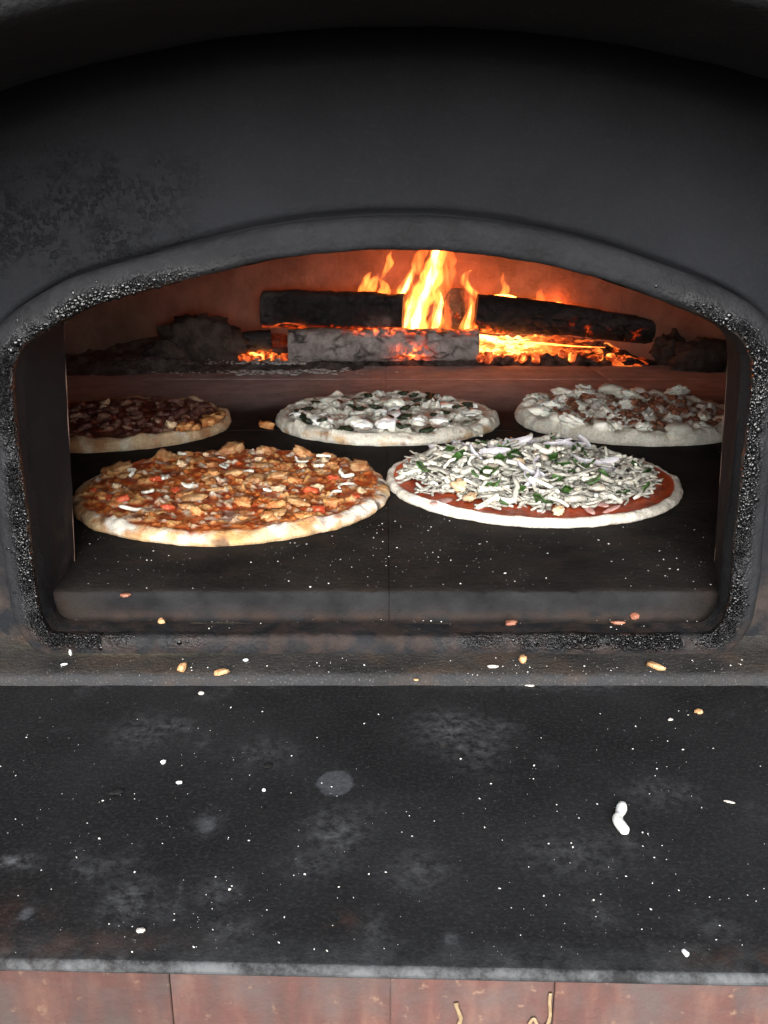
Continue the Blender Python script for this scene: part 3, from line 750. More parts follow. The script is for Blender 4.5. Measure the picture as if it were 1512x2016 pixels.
for i in range(16):
    u = 945 + 345 * rs.rand() ** 1.4; Yv = rs.uniform(1.765, 1.80); r_ = rs.uniform(.005, .011); c = atY(u, 700, Yv)
    tag(obj('ember_coal', coalm[i % 5], None, (c[0], Yv, .013 + r_ * .3), tuple(rs.uniform(0, 6, 3)), r_ * 100), 'small glowing coal at the front of the ember bed right of the ash-grey log', 'ember', 'glowing coals right of the ash-grey log')
for i in range(14):
    u = rs.uniform(470, 565); Yv = rs.uniform(1.775, 1.80); r_ = rs.uniform(.005, .010); c = atY(u, 700, Yv)
    tag(obj('ember_coal', coalm[i % 5], None, (c[0], Yv, .012 + r_ * .3), tuple(rs.uniform(0, 6, 3)), r_ * 100), 'small glowing coal between the short stub and the ash-grey log', 'ember', 'glowing coals left of the ash-grey log')
M_wash = simple('white_ash_flake', (.3, .29, .28), (.5, .48, .47), 90, 1., .001, 300)
v_, f_ = ico(1); VV = []; FF = []
for i in range(420):
    u = rs.choice([rs.normal(560, 75), rs.uniform(140, 620)]); Yv = rs.normal(1.70, .03); r_ = rs.uniform(.0012, .005) * (1 if abs(u - 560) < 100 else .6); c = atY(u, 730, Yv)
    p = v_ * r_ * np.array([1.4, 1, .5]) * (1 + .3 * rs.randn(len(v_), 1)); FF += [[q + len(VV) * len(v_) for q in t] for t in f_]; VV.append(p + [c[0], Yv, .002 + .012 * (Yv > 1.70) * (u < 600)])
tag(obj('ash_flakes', mesh('ash_flakes', np.concatenate(VV) - np.array([-.3, 1.7, 0]), FF, M_wash), None, (-.3, 1.7, 0)), 'pale ash flakes scattered in front of the fire', 'ash', kind='stuff')

# flames: closed shells of glowing gas
fire = tag(empty('fire', (.08, 1.86, .02)), 'bright orange flames rising from the middle of the logs', 'fire')
def flame(pts, rad, Yv, m, seed, wob=.25, dep=.8):
    pth = np.array([atY(u, v, Yv) for u, v in pts]); rw = np.array(rad) * 1.15 / FPX * Yv
    n_ = 36; P = spline(pth, n_); rr = np.maximum(np.interp(np.linspace(0, 1, n_), np.linspace(0, 1, len(rw)), rw), .0004)
    ns = 20; t = np.linspace(0, 2 * np.pi, ns, endpoint=False); V = []
    P = P + np.stack([noise(P * 28, seed) * .005, 0 * rr, 0 * rr], 1) * np.linspace(.2, 1, n_)[:, None]
    for i in range(n_):
        w = 1 + wob * noise(P3(np.cos(t) * .9 + seed, np.sin(t) * .9, P[i, 2] * 45), seed)
        V.append(P[i] + np.stack([np.cos(t) * rr[i] * w, np.sin(t) * rr[i] * w * dep, np.sin(2 * t) * rr[i] * .15], 1))
    V = np.concatenate([P[:1].repeat(ns, 0)] + V + [P[-1:].repeat(ns, 0)])
    return obj('flame', mesh('flame', V - np.array([.08, 1.86, .02]), gridf(n_ + 2, ns, True), m), fire)
# tall central flame, outer and core
flame([(812, 668), (815, 640), (822, 605), (842, 560), (854, 525), (862, 496), (864, 470)], [20, 24, 20, 19, 17, 14, 2], 1.87, M_fl, 1, .5)
flame([(818, 662), (820, 630), (832, 590), (850, 548), (857, 515), (861, 492), (862, 474)], [6, 9, 7, 8, 8, 6, 1], 1.868, M_core, 2, .5)
flame([(848, 665), (858, 632), (864, 600), (858, 572), (846, 552)], [12, 13, 9, 6, 1], 1.86, M_fl, 3, .5)
flame([(852, 660), (861, 628), (867, 600), (866, 575)], [5, 6, 4, 1], 1.858, M_core, 4, .5)
flame([(858, 600), (874, 560), (884, 520), (880, 492), (884, 470)], [8, 12, 13, 9, 2], 1.91, M_dim, 44, .6)
flame([(872, 660), (882, 630), (878, 600), (886, 578)], [8, 8, 5, 1], 1.90, M_dim, 45, .6)
# left tongues
flame([(768, 660), (788, 645), (802, 615), (810, 580), (812, 556)], [12, 14, 11, 7, 1], 1.862, M_fl, 5, .5)
flame([(778, 656), (798, 636), (806, 605), (811, 580)], [5, 6, 4, 1], 1.86, M_core, 6, .5)
flame([(772, 602), (788, 578), (802, 556), (813, 536), (818, 516)], [6, 10, 9, 6, 1], 1.90, M_fl, 7, .4)
flame([(784, 590), (798, 568), (808, 548), (815, 530)], [3, 5, 4, 1], 1.898, M_core, 46, .4)
flame([(722, 585), (727, 568), (736, 550), (744, 540)], [9, 10, 8, 1], 1.93, M_fl, 8, .5)
flame([(748, 552), (760, 535), (770, 518), (767, 504), (772, 494)], [1, 5, 6, 4, 1], 1.935, M_fl, 47, .5)
flame([(742, 588), (755, 574), (758, 560), (746, 548)], [10, 11, 8, 1], 1.935, M_fl, 9, .5)
flame([(712, 582), (714, 562), (722, 545), (730, 535)], [6, 7, 5, 1], 1.94, M_fl, 10, .5)
flame([(826, 540), (822, 520), (830, 500), (842, 480)], [6, 11, 10, 2], 1.93, M_dim, 48, .6)
# right tongues
flame([(914, 668), (918, 645), (924, 618), (928, 596), (926, 580)], [11, 12, 8, 5, 1], 1.84, M_fl, 11, .5)
flame([(918, 664), (921, 640), (925, 616), (928, 600)], [5, 5, 3, 1], 1.838, M_core, 12, .5)
flame([(946, 590), (930, 574), (917, 560), (913, 546), (921, 535), (930, 532)], [6, 9, 8, 6, 4, 1], 1.91, M_fl, 13, .5)
flame([(974, 592), (988, 582), (995, 568), (990, 552), (988, 536)], [7, 9, 6, 4, 1], 1.90, M_fl, 14, .5)
flame([(950, 590), (972, 582), (1000, 582), (1032, 592)], [4, 6, 6, 1], 1.90, M_fl, 15, .6)
flame([(1060, 602), (1066, 588), (1062, 576), (1066, 566)], [7, 8, 5, 1], 1.91, M_dim, 16, .5)
flame([(1084, 606), (1094, 596), (1108, 600), (1112, 586)], [5, 7, 6, 1], 1.905, M_dim, 17, .5)
flame([(1190, 605), (1193, 590), (1192, 578)], [4, 5, 1], 1.92, M_dim, 18)
# low licking fire on the ash-grey log
flame([(765, 655), (800, 652), (850, 655), (890, 656), (920, 655)], [4, 8, 9, 7, 2], 1.845, M_core, 19, .5)
flame([(700, 655), (740, 652), (790, 652)], [2, 4, 2], 1.83, M_fl, 20)
flame([(945, 660), (985, 672), (1060, 676), (1130, 682), (1190, 684)], [8, 11, 8, 5, 1], 1.835, M_fl, 21, .6)
flame([(530, 645), (560, 636), (590, 640), (620, 650)], [2, 5, 4, 1], 1.84, M_dim, 22)
for i, (u, v, Yv, e, r_) in enumerate(((850, 545, 1.945, .15, .02), (770, 560, 1.955, .07, .02), (940, 575, 1.955, .07, .02), (1090, 600, 1.945, .06, .02), (1050, 668, 1.815, .01, .02))):
    ld = bpy.data.lights.new('firelight', 'POINT'); ld.energy = e; ld.color = (1, .15, .03); ld.shadow_soft_size = r_
    lo = bpy.data.objects.new('firelight', ld); COL.objects.link(lo); lo.parent = fire
    c = atY(u, v, Yv); lo.location = (c[0] - .08, Yv - 1.86, c[2] - .02)

# ================================================================== pizzas
class Pizza:
    def __init__(s, name, label, cx, cy, Rr, seed, rim_h, rim_w, thick, top, colour, outl=.02, bub=.5, edge=.020):
        s.R, s.seed, s.rim_h, s.rim_w, s.thick, s.top, s.bub = Rr, seed, rim_h, rim_w, thick, top, bub
        s.outl = outl
        s.root = tag(empty(name, (cx, cy, .0005)), label, 'pizza', 'pizzas baking in the oven')
        nr, nt = 130, 440
        t = np.linspace(0, 2 * np.pi, nt, endpoint=False); cosd = P3(np.cos(t), np.sin(t))
        rr = np.linspace(0.002, 1, nr)
        T, Q = np.meshgrid(t, rr, indexing='xy'); T = T.ravel(); Q = Q.ravel()
        rad = Q * (Rr - edge * .55); w = s.out(T)
        x = rad * w * np.cos(T); y = rad * w * np.sin(T)
        z = s.h(x, y)
        # outside edge: quarter roll down to the floor
        V = [np.stack([x, y, z], 1)]
        zt = z[-nt:]
        for a in (.2, .4, .6, .8, 1., 1.2, 1.5, 1.8):
            th = a * math.pi / 2
            ro = (Rr - edge * .55) + edge * .55 * min(1, math.sin(min(th, math.pi / 2))) - (.003 * max(0, a - 1.2))
            zz = zt * (.28 + .72 * math.cos(th)) if a <= 1 else zt * .28 * max(0, (1.8 - a) / .8)
            V.append(np.stack([ro * s.out(t) * np.cos(t), ro * s.out(t) * np.sin(t), zz], 1))
        V = np.concatenate(V); n0 = nr * nt
        nz = fbm(P3(V[n0:, 0] * 50, V[n0:, 1] * 50, V[n0:, 2] * 70), 3, seed + 3)
        V[n0:, :2] *= (1 + .022 * nz)[:, None]; V[n0:, 2] *= 1 + .3 * nz
        col, wet = colour(s, V)
        s.mesh = mesh('crust', V, gridf(len(V) // nt, nt, True), M_pizza, True, {'wet': wet}, col)
        obj('crust', s.mesh, s.root)
    def out(s, T):
        return 1 + s.outl * noise(P3(np.cos(T) * 1.3 + s.seed, np.sin(T) * 1.3), s.seed) + s.outl * .35 * noise(P3(np.cos(T) * 5, np.sin(T) * 5, s.seed), s.seed)
    def rn(s, x, y):
        return np.hypot(x, y) / (s.R * s.out(np.arctan2(y, x)))
    def rim(s, x, y):
        r = s.rn(x, y); w = s.rim_w / s.R
        return sst(1 - w * 1.5, 1 - w * .55, r)
    def h(s, x, y):
        x = np.atleast_1d(np.asarray(x, float)); y = np.atleast_1d(np.asarray(y, float))
        T = np.arctan2(y, x); rim = s.rim(x, y)
        f1, f2, cid = worley(P3(x * 38, y * 38, s.seed), s.seed)
        bubble = (.62 - f1).clip(0, 1) * 1.6 * (cid > .35)
        rv = 1 + .5 * noise(P3(np.cos(T) * 2.2, np.sin(T) * 2.2, s.seed), s.seed + 1) + .35 * noise(P3(np.cos(T) * 7, np.sin(T) * 7, s.seed), s.seed + 2)
        z = s.thick + s.rim_h * rim * rv * (1 - .5 * s.bub + s.bub * bubble) + (1 - rim) * s.top(s, x, y) + .0007 * fbm(P3(x * 90, y * 90), 3, s.seed) + .0038 * rim * fbm(P3(x * 34, y * 34), 3, s.seed + 6) * (s.rim_h / .011)
        return z
    def scatter(s, n, rmin, rmax, rs_, gap=0., mask=None):
        out = []; tries = 0
        while len(out) < n and tries < n * 60:
            tries += 1
            r = math.sqrt(rs_.uniform(rmin ** 2, rmax ** 2)) * s.R; t = rs_.uniform(0, 2 * math.pi); x, y = r * math.cos(t), r * math.sin(t)
            if mask and not mask(x, y): continue
            if gap and any((x - a) ** 2 + (y - b) ** 2 < gap ** 2 for a, b in out): continue
            out.append((x, y))
        return out
    def put(s, name, meshes, pts, rs_, smin, smax, sink=.3, tilt=.5, zadd=0., flat=1.):
        if not len(pts): return
        P = np.array(pts); H = s.h(P[:, 0], P[:, 1])
        for i, ((x, y), z) in enumerate(zip(pts, H)):
            c = rs_.uniform(smin, smax)
            zz = zadd(x, y, rs_) if callable(zadd) else zadd
            obj(name, meshes[i % len(meshes)], s.root, (x, y, z + c * flat * (1 - 2 * sink) * .5 + zz), (rs_.uniform(-tilt, tilt), rs_.uniform(-tilt, tilt), rs_.uniform(0, 6.28)), c / meshes[i % len(meshes)].get('u', 1.))

def flump(name, seed, m, sub=3, amp=.25, fr=1.3, boxy=0., sc=(1, 1, 1), fine=.08):
    me = lump(name, seed, m, sub, amp, fr, boxy, tuple(.01 * q for q in sc), fine); me['u'] = .01; return me
def shredm(name, seed, m, L, r_):
    rs_ = np.random.RandomState(seed); n_ = 11; s = np.linspace(-.5, .5, n_)
    cur = rs_.uniform(-2.1, 2.1); cz = rs_.uniform(-.5, .5)
    p = np.stack([s * L, cur * L * s ** 2 + .22 * L * noise(P3(s * 3.3, seed * 1.3), seed), cz * L * s ** 2], 1)
    rad = r_ * (1 + .35 * noise(P3(s * 4, seed * 2.), seed)) * np.r_[.72, np.ones(n_ - 2), .72]
    V, f = tube(p, rad, 7)
    if seed % 5 < 1:                                       # flat ribbons
        tw = (V[:, 0] / L) * rs_.uniform(-1.2, 1.2); cpt = np.repeat(np.vstack([p[:1], p, p[-1:]]), 7, 0); d_ = V - cpt
        d_ = np.stack([d_[:, 0], d_[:, 1] * 1.9, d_[:, 2] * .55], 1)
        V = cpt + np.stack([d_[:, 0], d_[:, 1] * np.cos(tw) - d_[:, 2] * np.sin(tw), d_[:, 1] * np.sin(tw) + d_[:, 2] * np.cos(tw)], 1)
    return mesh(name, V, f, m)

# ---- front left: baked chicken pizza
def cells(x, y, sc, seed, warp=.35):
    P = P3(x * sc, y * sc); w = np.stack([noise(P * .9, seed + 1), noise(P * .9 + 50, seed + 2), 0 * P[:, 0]], 1)
    Q = P + warp * w + .22 * np.stack([noise(P * 3.1, seed + 4), noise(P * 3.1 + 50, seed + 5), 0 * P[:, 0]], 1)
    return worley(np.stack([Q[:, 0], Q[:, 1], 0 * Q[:, 0] + .5], 1), seed)
def top1(s, x, y):
    f1, f2, cid = cells(x, y, 82, 3, .55); g1, g2, gid = cells(x, y, 150, 8, .55)
    return .0035 + .0035 * fbm(P3(x * 26, y * 26), 3, 3) + .0036 * sst(.66, .1, f1) * sst(.35, .75, cid) + .0028 * sst(.6, .1, g1) * (gid > .4)
def col1(s, V):
    x, y, z = V.T; rim = s.rim(x, y); n1 = fbm(P3(x * 45, y * 45), 4, 21); n2 = fbm(P3(x * 24, y * 24), 4, 33); n3 = fbm(P3(x * 110, y * 110), 3, 5)
    f1, f2, cid = cells(x, y, 82, 3, .55); g1, g2, gid = cells(x, y, 150, 8, .55)
    c = np.tile(np.array([.30, .042, .011]), (len(x), 1))
    c = mixc(c, (.46, .085, .016), sst(.0, .35, n3))
    m2 = sst(.72, .35, g1) * (gid > .4)
    c = mixc(c, (.44, .16, .042), m2 * sst(.4, .6, gid) * .7)
    c = mixc(c, (.52, .40, .27), m2 * (gid > .85) * .85)
    m1 = sst(.7, .30, f1) * sst(.35, .5, cid)
    c = mixc(c, (.42, .13, .03), m1 * .75)
    c = mixc(c, (.54, .29, .11), m1 * sst(.66, .74, cid) * .9)
    c = mixc(c, (.62, .56, .46), m1 * (cid > .93) * .9)
    c = mixc(c, (.42, .19, .06), sst(.1, .35, n2) * .55)
    c = mixc(c, (.50, .42, .33), sst(.22, .34, fbm(P3(x * 40, y * 75), 3, 91)) * .65)
    c = mixc(c, (.11, .028, .012), sst(.12, .34, fbm(P3(x * 34, y * 34), 3, 77)) * .75)
    c = c * (1 + .35 * n3)[:, None]
    ed = sst(.62, .9, rim + .6 * n2 + .45 * n1)
    cr = np.tile(np.array([.60, .43, .25]), (len(x), 1))
    cr = mixc(cr, (.76, .70, .60), sst(-.05, .2, noise(P3(x * 30, y * 30, z * 30), 41)))
    cr = mixc(cr, (.50, .23, .07), sst(-.08, .2, fbm(P3(x * 42, y * 42, z * 70), 3, 51)) * .85)
    cr = mixc(cr, (.62, .40, .20), sst(.006, .0015, z) * .7)
    sp_ = fbm(P3(x * 42, y * 42, z * 42), 2, 61)
    cr = mixc(cr, (.09, .05, .03), sst(.22, .36, sp_) * .8)
    c = mixc(c, cr, np.where(s.rn(x, y) > .985, 1, ed))
    return c, sst(.3, .0, ed) * .85
p1 = Pizza('pizza', 'baked pizza with chicken chunks and melted cheese, front left', -.151, .856, .157, 3, .0072, .012, .0065, top1, col1, .026, .8)
rs = np.random.RandomState(11)
ch = [flump('chicken_chunk', 200 + i, M_chick, 3, .6, 1.5, .25, (1.1, .8, .55), .6) for i in range(8)]
chl = [flump('chicken_chunk', 220 + i, M_chickl, 3, .6, 1.5, .2, (1.1, .75, .5), .6) for i in range(5)]
tm = [flump('tomato_piece', 240 + i, M_tom, 3, .45, 1.5, .3, (1.2, .8, .5), .25) for i in range(4)]
cm = [flump('melted_cheese_lump', 260 + i, M_melt, 3, .5, 1.6, 0, (1.4, .9, .35), .3) for i in range(4)]
sh = [shredm('cheese_shred', 300 + i, M_shred, [.012, .018, .026, .015, .021][i % 5], [.0017, .0024, .0020][i % 3]) for i in range(20)]
p1.put('chicken_chunk', ch, p1.scatter(20, .1, .90, rs, .022), rs, .0055, .0092, .38, .4)
p1.put('chicken_chunk', chl, p1.scatter(10, .0, .86, rs, .025), rs, .0045, .0078, .35, .4)
p1.put('tomato_piece', tm, p1.scatter(10, .3, .9, rs, .02, lambda x, y: y < .02), rs, .0045, .0078, .35, .3)
p1.put('melted_cheese_lump', cm, p1.scatter(14, .0, .88, rs, .02), rs, .006, .011, .45, .2, flat=.3)
p1.put('cheese_shred', sh, p1.scatter(17, .05, .85, rs, .02), rs, .7, 1.0, 0, .35, .0030, flat=0)
# puffed crust bumps along the far and right rim
bump_m = [flump('crust_bubble', 280 + i, simple('baked_crust_bubble', (.34, .11, .03), (.60, .36, .17), 110, .6, .0012, 300, .1), 3, .55, 1.5, .1, (1.3, .9, .6), .5) for i in range(3)]
pts = [(p1.R * .90 * math.cos(a), p1.R * .90 * math.sin(a)) for a in (.5, .9, 1.15, 1.45, 1.75, 2.3, 2.75)]
p1.put('crust_bubble', bump_m, pts, rs, .008, .013, .45, .3)

# ---- front right: raw pizza heaped with shredded cheese
def top2(s, x, y):
    return .0012 + .0012 * fbm(P3(x * 40, y * 40), 3, 3)
def col2(s, V):
    x, y, z = V.T; rim = s.rim(x, y); n1 = fbm(P3(x * 45, y * 45), 4, 21)
    c = np.tile(np.array([.42, .055, .013]), (len(x), 1))
    c = mixc(c, (.22, .03, .010), sst(-.1, .3, n1))
    c = mixc(c, (.52, .11, .03), sst(.15, .4, fbm(P3(x * 80, y * 80), 3, 2)) * .7)
    ed = sst(.42, .62, rim + .22 * n1 + .10 * noise(P3(x * 160, y * 160), 2))
    cr = np.tile(np.array([.76, .70, .60]), (len(x), 1))
    cr = mixc(cr, (.66, .58, .48), sst(.0, .3, fbm(P3(x * 30, y * 30, z * 30), 3, 4)))
    cr = mixc(cr, (.5, .36, .27), sst(.25, .5, n1) * .35 * (z > .005))
    return mixc(c, cr, np.where(s.rn(x, y) > .985, 1, ed)), sst(.4, .0, ed) * .9
p2 = Pizza('pizza', 'unbaked pizza heaped with shredded white cheese, green pepper and onion over red sauce', .155, .900, .153, 7, .0040, .008, .0055, top2, col2, .018, .4, .012)
rs = np.random.RandomState(21)
def mound(x, y):
    q = math.hypot((x + .001) / .132, (y - .008) / .126)
    return max(0., 1 - q ** 4) * .011 * (1 + .45 * float(noise(np.array([[x * 22, y * 22, .5]]), 3)[0])) + .001
inm = lambda x, y: math.hypot((x + .001) / .130, (y - .008) / .126) + .14 * float(noise(np.array([[x * 40, y * 40, 2.]]), 5)[0]) < 1.0
sh2 = [shredm('cheese_shred', 360 + i, M_shredd if i % 5 < 2 else M_shred, [.011, .018, .027, .014, .022, .031][i % 6], [.0015, .0024, .0019, .0028][i % 4]) for i in range(26)]
# lower shreds as one mass, the top layer one by one
base = [shredm('b', 340 + i, None, [.013, .019, .027][i % 3], .0016) for i in range(9)]
bv = [np.array([v.co[:] for v in b.vertices]) for b in base]; bf = [[list(q.vertices) for q in b.polygons] for b in base]
pts = p2.scatter(1250, 0, .92, rs, 0, inm); H = p2.h(*np.array(pts).T); VV = []; FF = []; nv = 0
for i, ((x, y), z) in enumerate(zip(pts, H)):
    e = np.array(Euler((rs.uniform(-.3, .3), rs.uniform(-.4, .4), rs.uniform(0, 6.28))).to_matrix())
    p = bv[i % 9] * rs.uniform(.7, 1.05) @ e.T + [x, y, z + .0018 + mound(x, y) * rs.uniform(.0, .85)]
    FF += [[q + nv for q in t] for t in bf[i % 9]]; nv += len(p); VV.append(p)
o = obj('cheese_underlayer', mesh('cheese_underlayer', np.concatenate(VV), FF, M_shredd), p2.root); o['kind'] = 'stuff'
p2.put('cheese_shred', sh2, p2.scatter(295, 0, .93, rs, .0055, inm), rs, .65, 1.25, 0, .55, lambda x, y, r: .003 + mound(x, y) * r.uniform(.9, 1.3), flat=0)
def pepm(seed):
    rs_ = np.random.RandomState(seed); n_ = 7; a, b = np.meshgrid(np.linspace(-1, 1, n_), np.linspace(-.7, .7, 5), indexing='ij'); a, b = a.ravel(), b.ravel()
    z = .35 * a ** 2 + .1 * noise(P3(a * 1.5, b * 1.5), seed); x = a + .12 * noise(P3(a * 2 + 9, b * 2), seed); y = b * (1 - .25 * rs_.rand() * a)
    V = np.concatenate([np.stack([x, y, z], 1), np.stack([x, y, z - .28], 1)]); g = gridf(n_, 5); f = flip(g) + [[q + 35 for q in t] for t in g]
    br = [i * 5 for i in range(n_)] + [(n_ - 1) * 5 + j for j in range(1, 5)] + [i * 5 + 4 for i in range(n_ - 2, -1, -1)] + [j for j in (3, 2, 1)]
    for i in range(len(br)):
        q, r = br[i], br[(i + 1) % len(br)]; f.append([q, r, r + 35, q + 35])
    me = mesh('pepper_piece', V * .01, f, M_pep); me['u'] = .01; return me
pm = [pepm(400 + i) for i in range(6)]
p2.put('pepper_piece', pm, p2.scatter(44, 0, .82, rs, .015, inm), rs, .0045, .0085, 0, .7, lambda x, y, r: .003 + mound(x, y) * r.uniform(.95, 1.25), flat=.3)
def onionm(seed):
    rs_ = np.random.RandomState(seed); L = rs_.uniform(1.0, 1.9); rad = rs_.uniform(.018, .030); n_ = 16
    a = np.linspace(-L / 2, L / 2, n_); w = .0036 * np.sqrt(np.clip(1 - (2 * a / L) ** 4, .05, 1)); V = []
    for i in range(n_):
        cx, cy = rad * math.cos(a[i]) - rad, rad * math.sin(a[i]); ex, ey = math.cos(a[i]), math.sin(a[i])
        for dr, dz in ((-.0006, -w[i]), (.0006, -w[i]), (.0014, 0), (.0007, w[i]), (-.0005, w[i]), (.0002, 0)):
            V.append((cx + ex * dr, cy + ey * dr, dz))
    f = gridf(n_, 6, True); f.append([0, 1, 2, 3, 4, 5]); f.append([(n_ - 1) * 6 + q for q in (5, 4, 3, 2, 1, 0)])
    return mesh('onion_slice', V, f, M_onion)
om = [onionm(420 + i) for i in range(6)]
pts = []
for (u, v) in ((955, 905), (1190, 925), (1050, 950), (880, 880), (1130, 890), (1010, 890)):
    c = atZ(u, v, .018) - np.array([.155, .90, 0])
    for q in range(4): pts.append((c[0] + rs.normal(0, .008), c[1] + rs.normal(0, .008)))
p2.put('onion_slice', om, pts, rs, .8, 1.2, 0, .55, lambda x, y, r: .004 + mound(x, y) * r.uniform(1.0, 1.35), flat=0)
p2.put('chicken_chunk', chl, [tuple((atZ(u, v, .012) - np.array([.155, .90, 0]))[:2]) for u, v in ((925, 980), (1100, 1005), (1060, 905), (1020, 925), (905, 965))], rs, .006, .0085, .1, .4, lambda x, y, r: .002 + .8 * mound(x, y))
hm = [flump('ham_strip', 440 + i, M_ham, 2, .2, 1.2, 0, (2.2, .6, .22), .1) for i in range(3)]
p2.put('ham_strip', hm, [tuple((atZ(u, v, .01) - np.array([.155, .90, 0]))[:2]) for u, v in ((1180, 990), (1205, 1000), (1160, 1000), (870, 985), (1100, 870), (860, 900))], rs, .006, .008, .0, .25, .001, .22)
mu = [flump('mushroom_piece', 450 + i, M_mush, 2, .3, 1.2, .2, (1, .7, .45), .1) for i in range(3)]
p2.put('mushroom_piece', mu, p2.scatter(22, 0, .85, rs, .02, inm), rs, .004, .0075, 0, .5, lambda x, y, r: .002 + mound(x, y), flat=.4)

# ---- back middle: white pizza with spinach
def top3(s, x, y):
    f1, f2, cid = cells(x, y, 46, 7); g1, g2, gid = cells(x, y, 95, 9)
    return .004 + .004 * fbm(P3(x * 28, y * 28), 3, 3) + .0095 * sst(.7, .1, f1) * sst(.3, .8, cid) + .003 * sst(.6, .1, g1) * (gid > .4)
def col3(s, V):
    x, y, z = V.T; rim = s.rim(x, y); n1 = fbm(P3(x * 40, y * 40), 4, 121); n2 = fbm(P3(x * 22, y * 22), 3, 133)
    c = np.tile(np.array([.50, .47, .38]), (len(x), 1))
    c = mixc(c, (.66, .65, .57), sst(-.05, .25, n1))
    c = mixc(c, (.50, .26, .19), sst(.06, .3, n2) * .75)
    f1, f2, cid = cells(x, y, 46, 7); g1, g2, gid = cells(x, y, 95, 9)
    c = mixc(c, (.72, .71, .63), sst(.7, .4, f1) * sst(.3, .6, cid) * .85)
    c = mixc(c, (.035, .04, .02), sst(.55, .3, g1) * (gid > .86) * .95)
    c = mixc(c, (.25, .22, .15), sst(.25, .45, fbm(P3(x * 60, y * 60), 3, 8)) * .6)
    cr = np.tile(np.array([.76, .71, .60]), (len(x), 1))
    cr = mixc(cr, (.83, .80, .72), sst(.0, .3, n1))
    cr = mixc(cr, (.62, .40, .20), sst(.06, .32, fbm(P3(x * 28, y * 28, z * 50), 3, 142)) * .85 * (z < .013))
    cr = mixc(cr, (.25, .11, .05), sst(.33, .45, fbm(P3(x * 60, y * 60, z * 60), 2, 151)) * .7 * (z < .013))
    return mixc(c, cr, sst(.35, .75, rim + .3 * n1)), (1 - rim) * .5
p3 = Pizza('pizza', 'white pizza with dark spinach and soft cheese, in the middle of the back row', .0036, 1.222, .156, 13, .011, .015, .008, top3, col3, .022, .8)
rs = np.random.RandomState(31)
mz = [flump('mozzarella_puff', 500 + i, M_mozz, 3, .5, 1.5, 0, (1.3, .9, .5), .22) for i in range(5)]
ft = [flump('soft_cheese_dollop', 520 + i, M_feta, 3, .5, 1.6, .1, (1.3, .9, .5), .25) for i in range(5)]
spn = [flump('spinach_leaf', 540 + i, M_spin, 3, .65, 1.9, 0, (1.2, .9, .38), .4) for i in range(7)]
p3.put('mozzarella_puff', mz, p3.scatter(16, .1, .88, rs, .03), rs, .007, .013, .4, .2, flat=.5)
p3.put('soft_cheese_dollop', ft, p3.scatter(9, .1, .86, rs, .03), rs, .006, .0095, .25, .2, .0, flat=.5)
loc3 = lambda u, v, z=.02: tuple((atZ(u, v, z) - np.array([.0036, 1.222, 0]))[:2])
p3.put('soft_cheese_dollop', ft, [loc3(760, 845, .016), loc3(590, 812), loc3(630, 826), loc3(775, 812), loc3(865, 822), loc3(710, 828)], rs, .010, .014, .2, .15, flat=.5)
p3.put('spinach_leaf', spn, [loc3(u, v) for u, v in ((600, 815), (612, 826), (635, 833), (710, 798), (785, 785), (842, 772), (815, 773), (850, 787), (902, 796), (922, 790), (795, 815), (680, 838), (780, 838), (800, 840), (840, 840), (665, 785), (740, 803), (725, 780), (605, 800), (640, 822), (875, 805))], rs, .0058, .010, .15, .3, .002, flat=.38)
p3.put('spinach_leaf', spn, p3.scatter(16, .1, .85, rs, .02), rs, .004, .008, .1, .35, .003, flat=.38)

# ---- back right: white cheese and browned sausage on a thick pale rim
def top4(s, x, y):
    f1, f2, cid = cells(x, y, 42, 17); g1, g2, gid = cells(x, y, 110, 19)
    return .004 + .004 * fbm(P3(x * 26, y * 26), 3, 5) + .011 * sst(.72, .1, f1) * sst(.3, .8, cid) + .0035 * sst(.6, .1, g1) * (gid > .3)
def col4(s, V):
    x, y, z = V.T; rim = s.rim(x, y); n1 = fbm(P3(x * 40, y * 40), 4, 221); n2 = fbm(P3(x * 20, y * 20), 3, 233)
    c = np.tile(np.array([.46, .34, .24]), (len(x), 1))
    c = mixc(c, (.62, .60, .52), sst(-.1, .25, n1))
    f1, f2, cid = cells(x, y, 42, 17); g1, g2, gid = cells(x, y, 110, 19)
    c = mixc(c, (.20, .075, .05), sst(.72, .4, g1) * (gid > .45) * .9)
    c = mixc(c, (.70, .68, .61), sst(.7, .45, f1) * sst(.35, .55, cid))
    cr = np.tile(np.array([.74, .70, .59]), (len(x), 1))
    cr = mixc(cr, (.82, .79, .70), sst(.0, .3, n1))
    cr = mixc(cr, (.56, .46, .33), sst(.1, .4, n2) * .6)
    return mixc(c, cr, sst(.25, .65, rim + .2 * n1)), (1 - rim) * .5
p4 = Pizza('pizza', 'pizza with browned sausage crumbles and white cheese, back right behind the mouth edge', .342, 1.222, .158, 17, .013, .021, .008, top4, col4, .024, .7)
rs = np.random.RandomState(41)
mz2 = [flump('cheese_clump', 600 + i, M_mozz, 4, .6, 1.8, 0, (1.3, .95, .55), .4) for i in range(7)]
bf_ = [flump('sausage_crumble', 620 + i, M_beef, 3, .6, 2.0, .2, (1.1, .9, .7), .5) for i in range(8)]
p4.put('cheese_clump', mz2, p4.scatter(24, .05, .92, rs, .026), rs, .008, .014, .38, .35, flat=.55)
loc4 = lambda u, v, z=.022: tuple((atZ(u, v, z) - np.array([.342, 1.222, 0]))[:2])
p4.put('cheese_clump', mz2, [loc4(1335, 770), loc4(1225, 768), loc4(1160, 772), loc4(1105, 780), loc4(1060, 805), loc4(1075, 795), loc4(1125, 828), loc4(1215, 830)], rs, .013, .018, .25, .3, flat=.55)
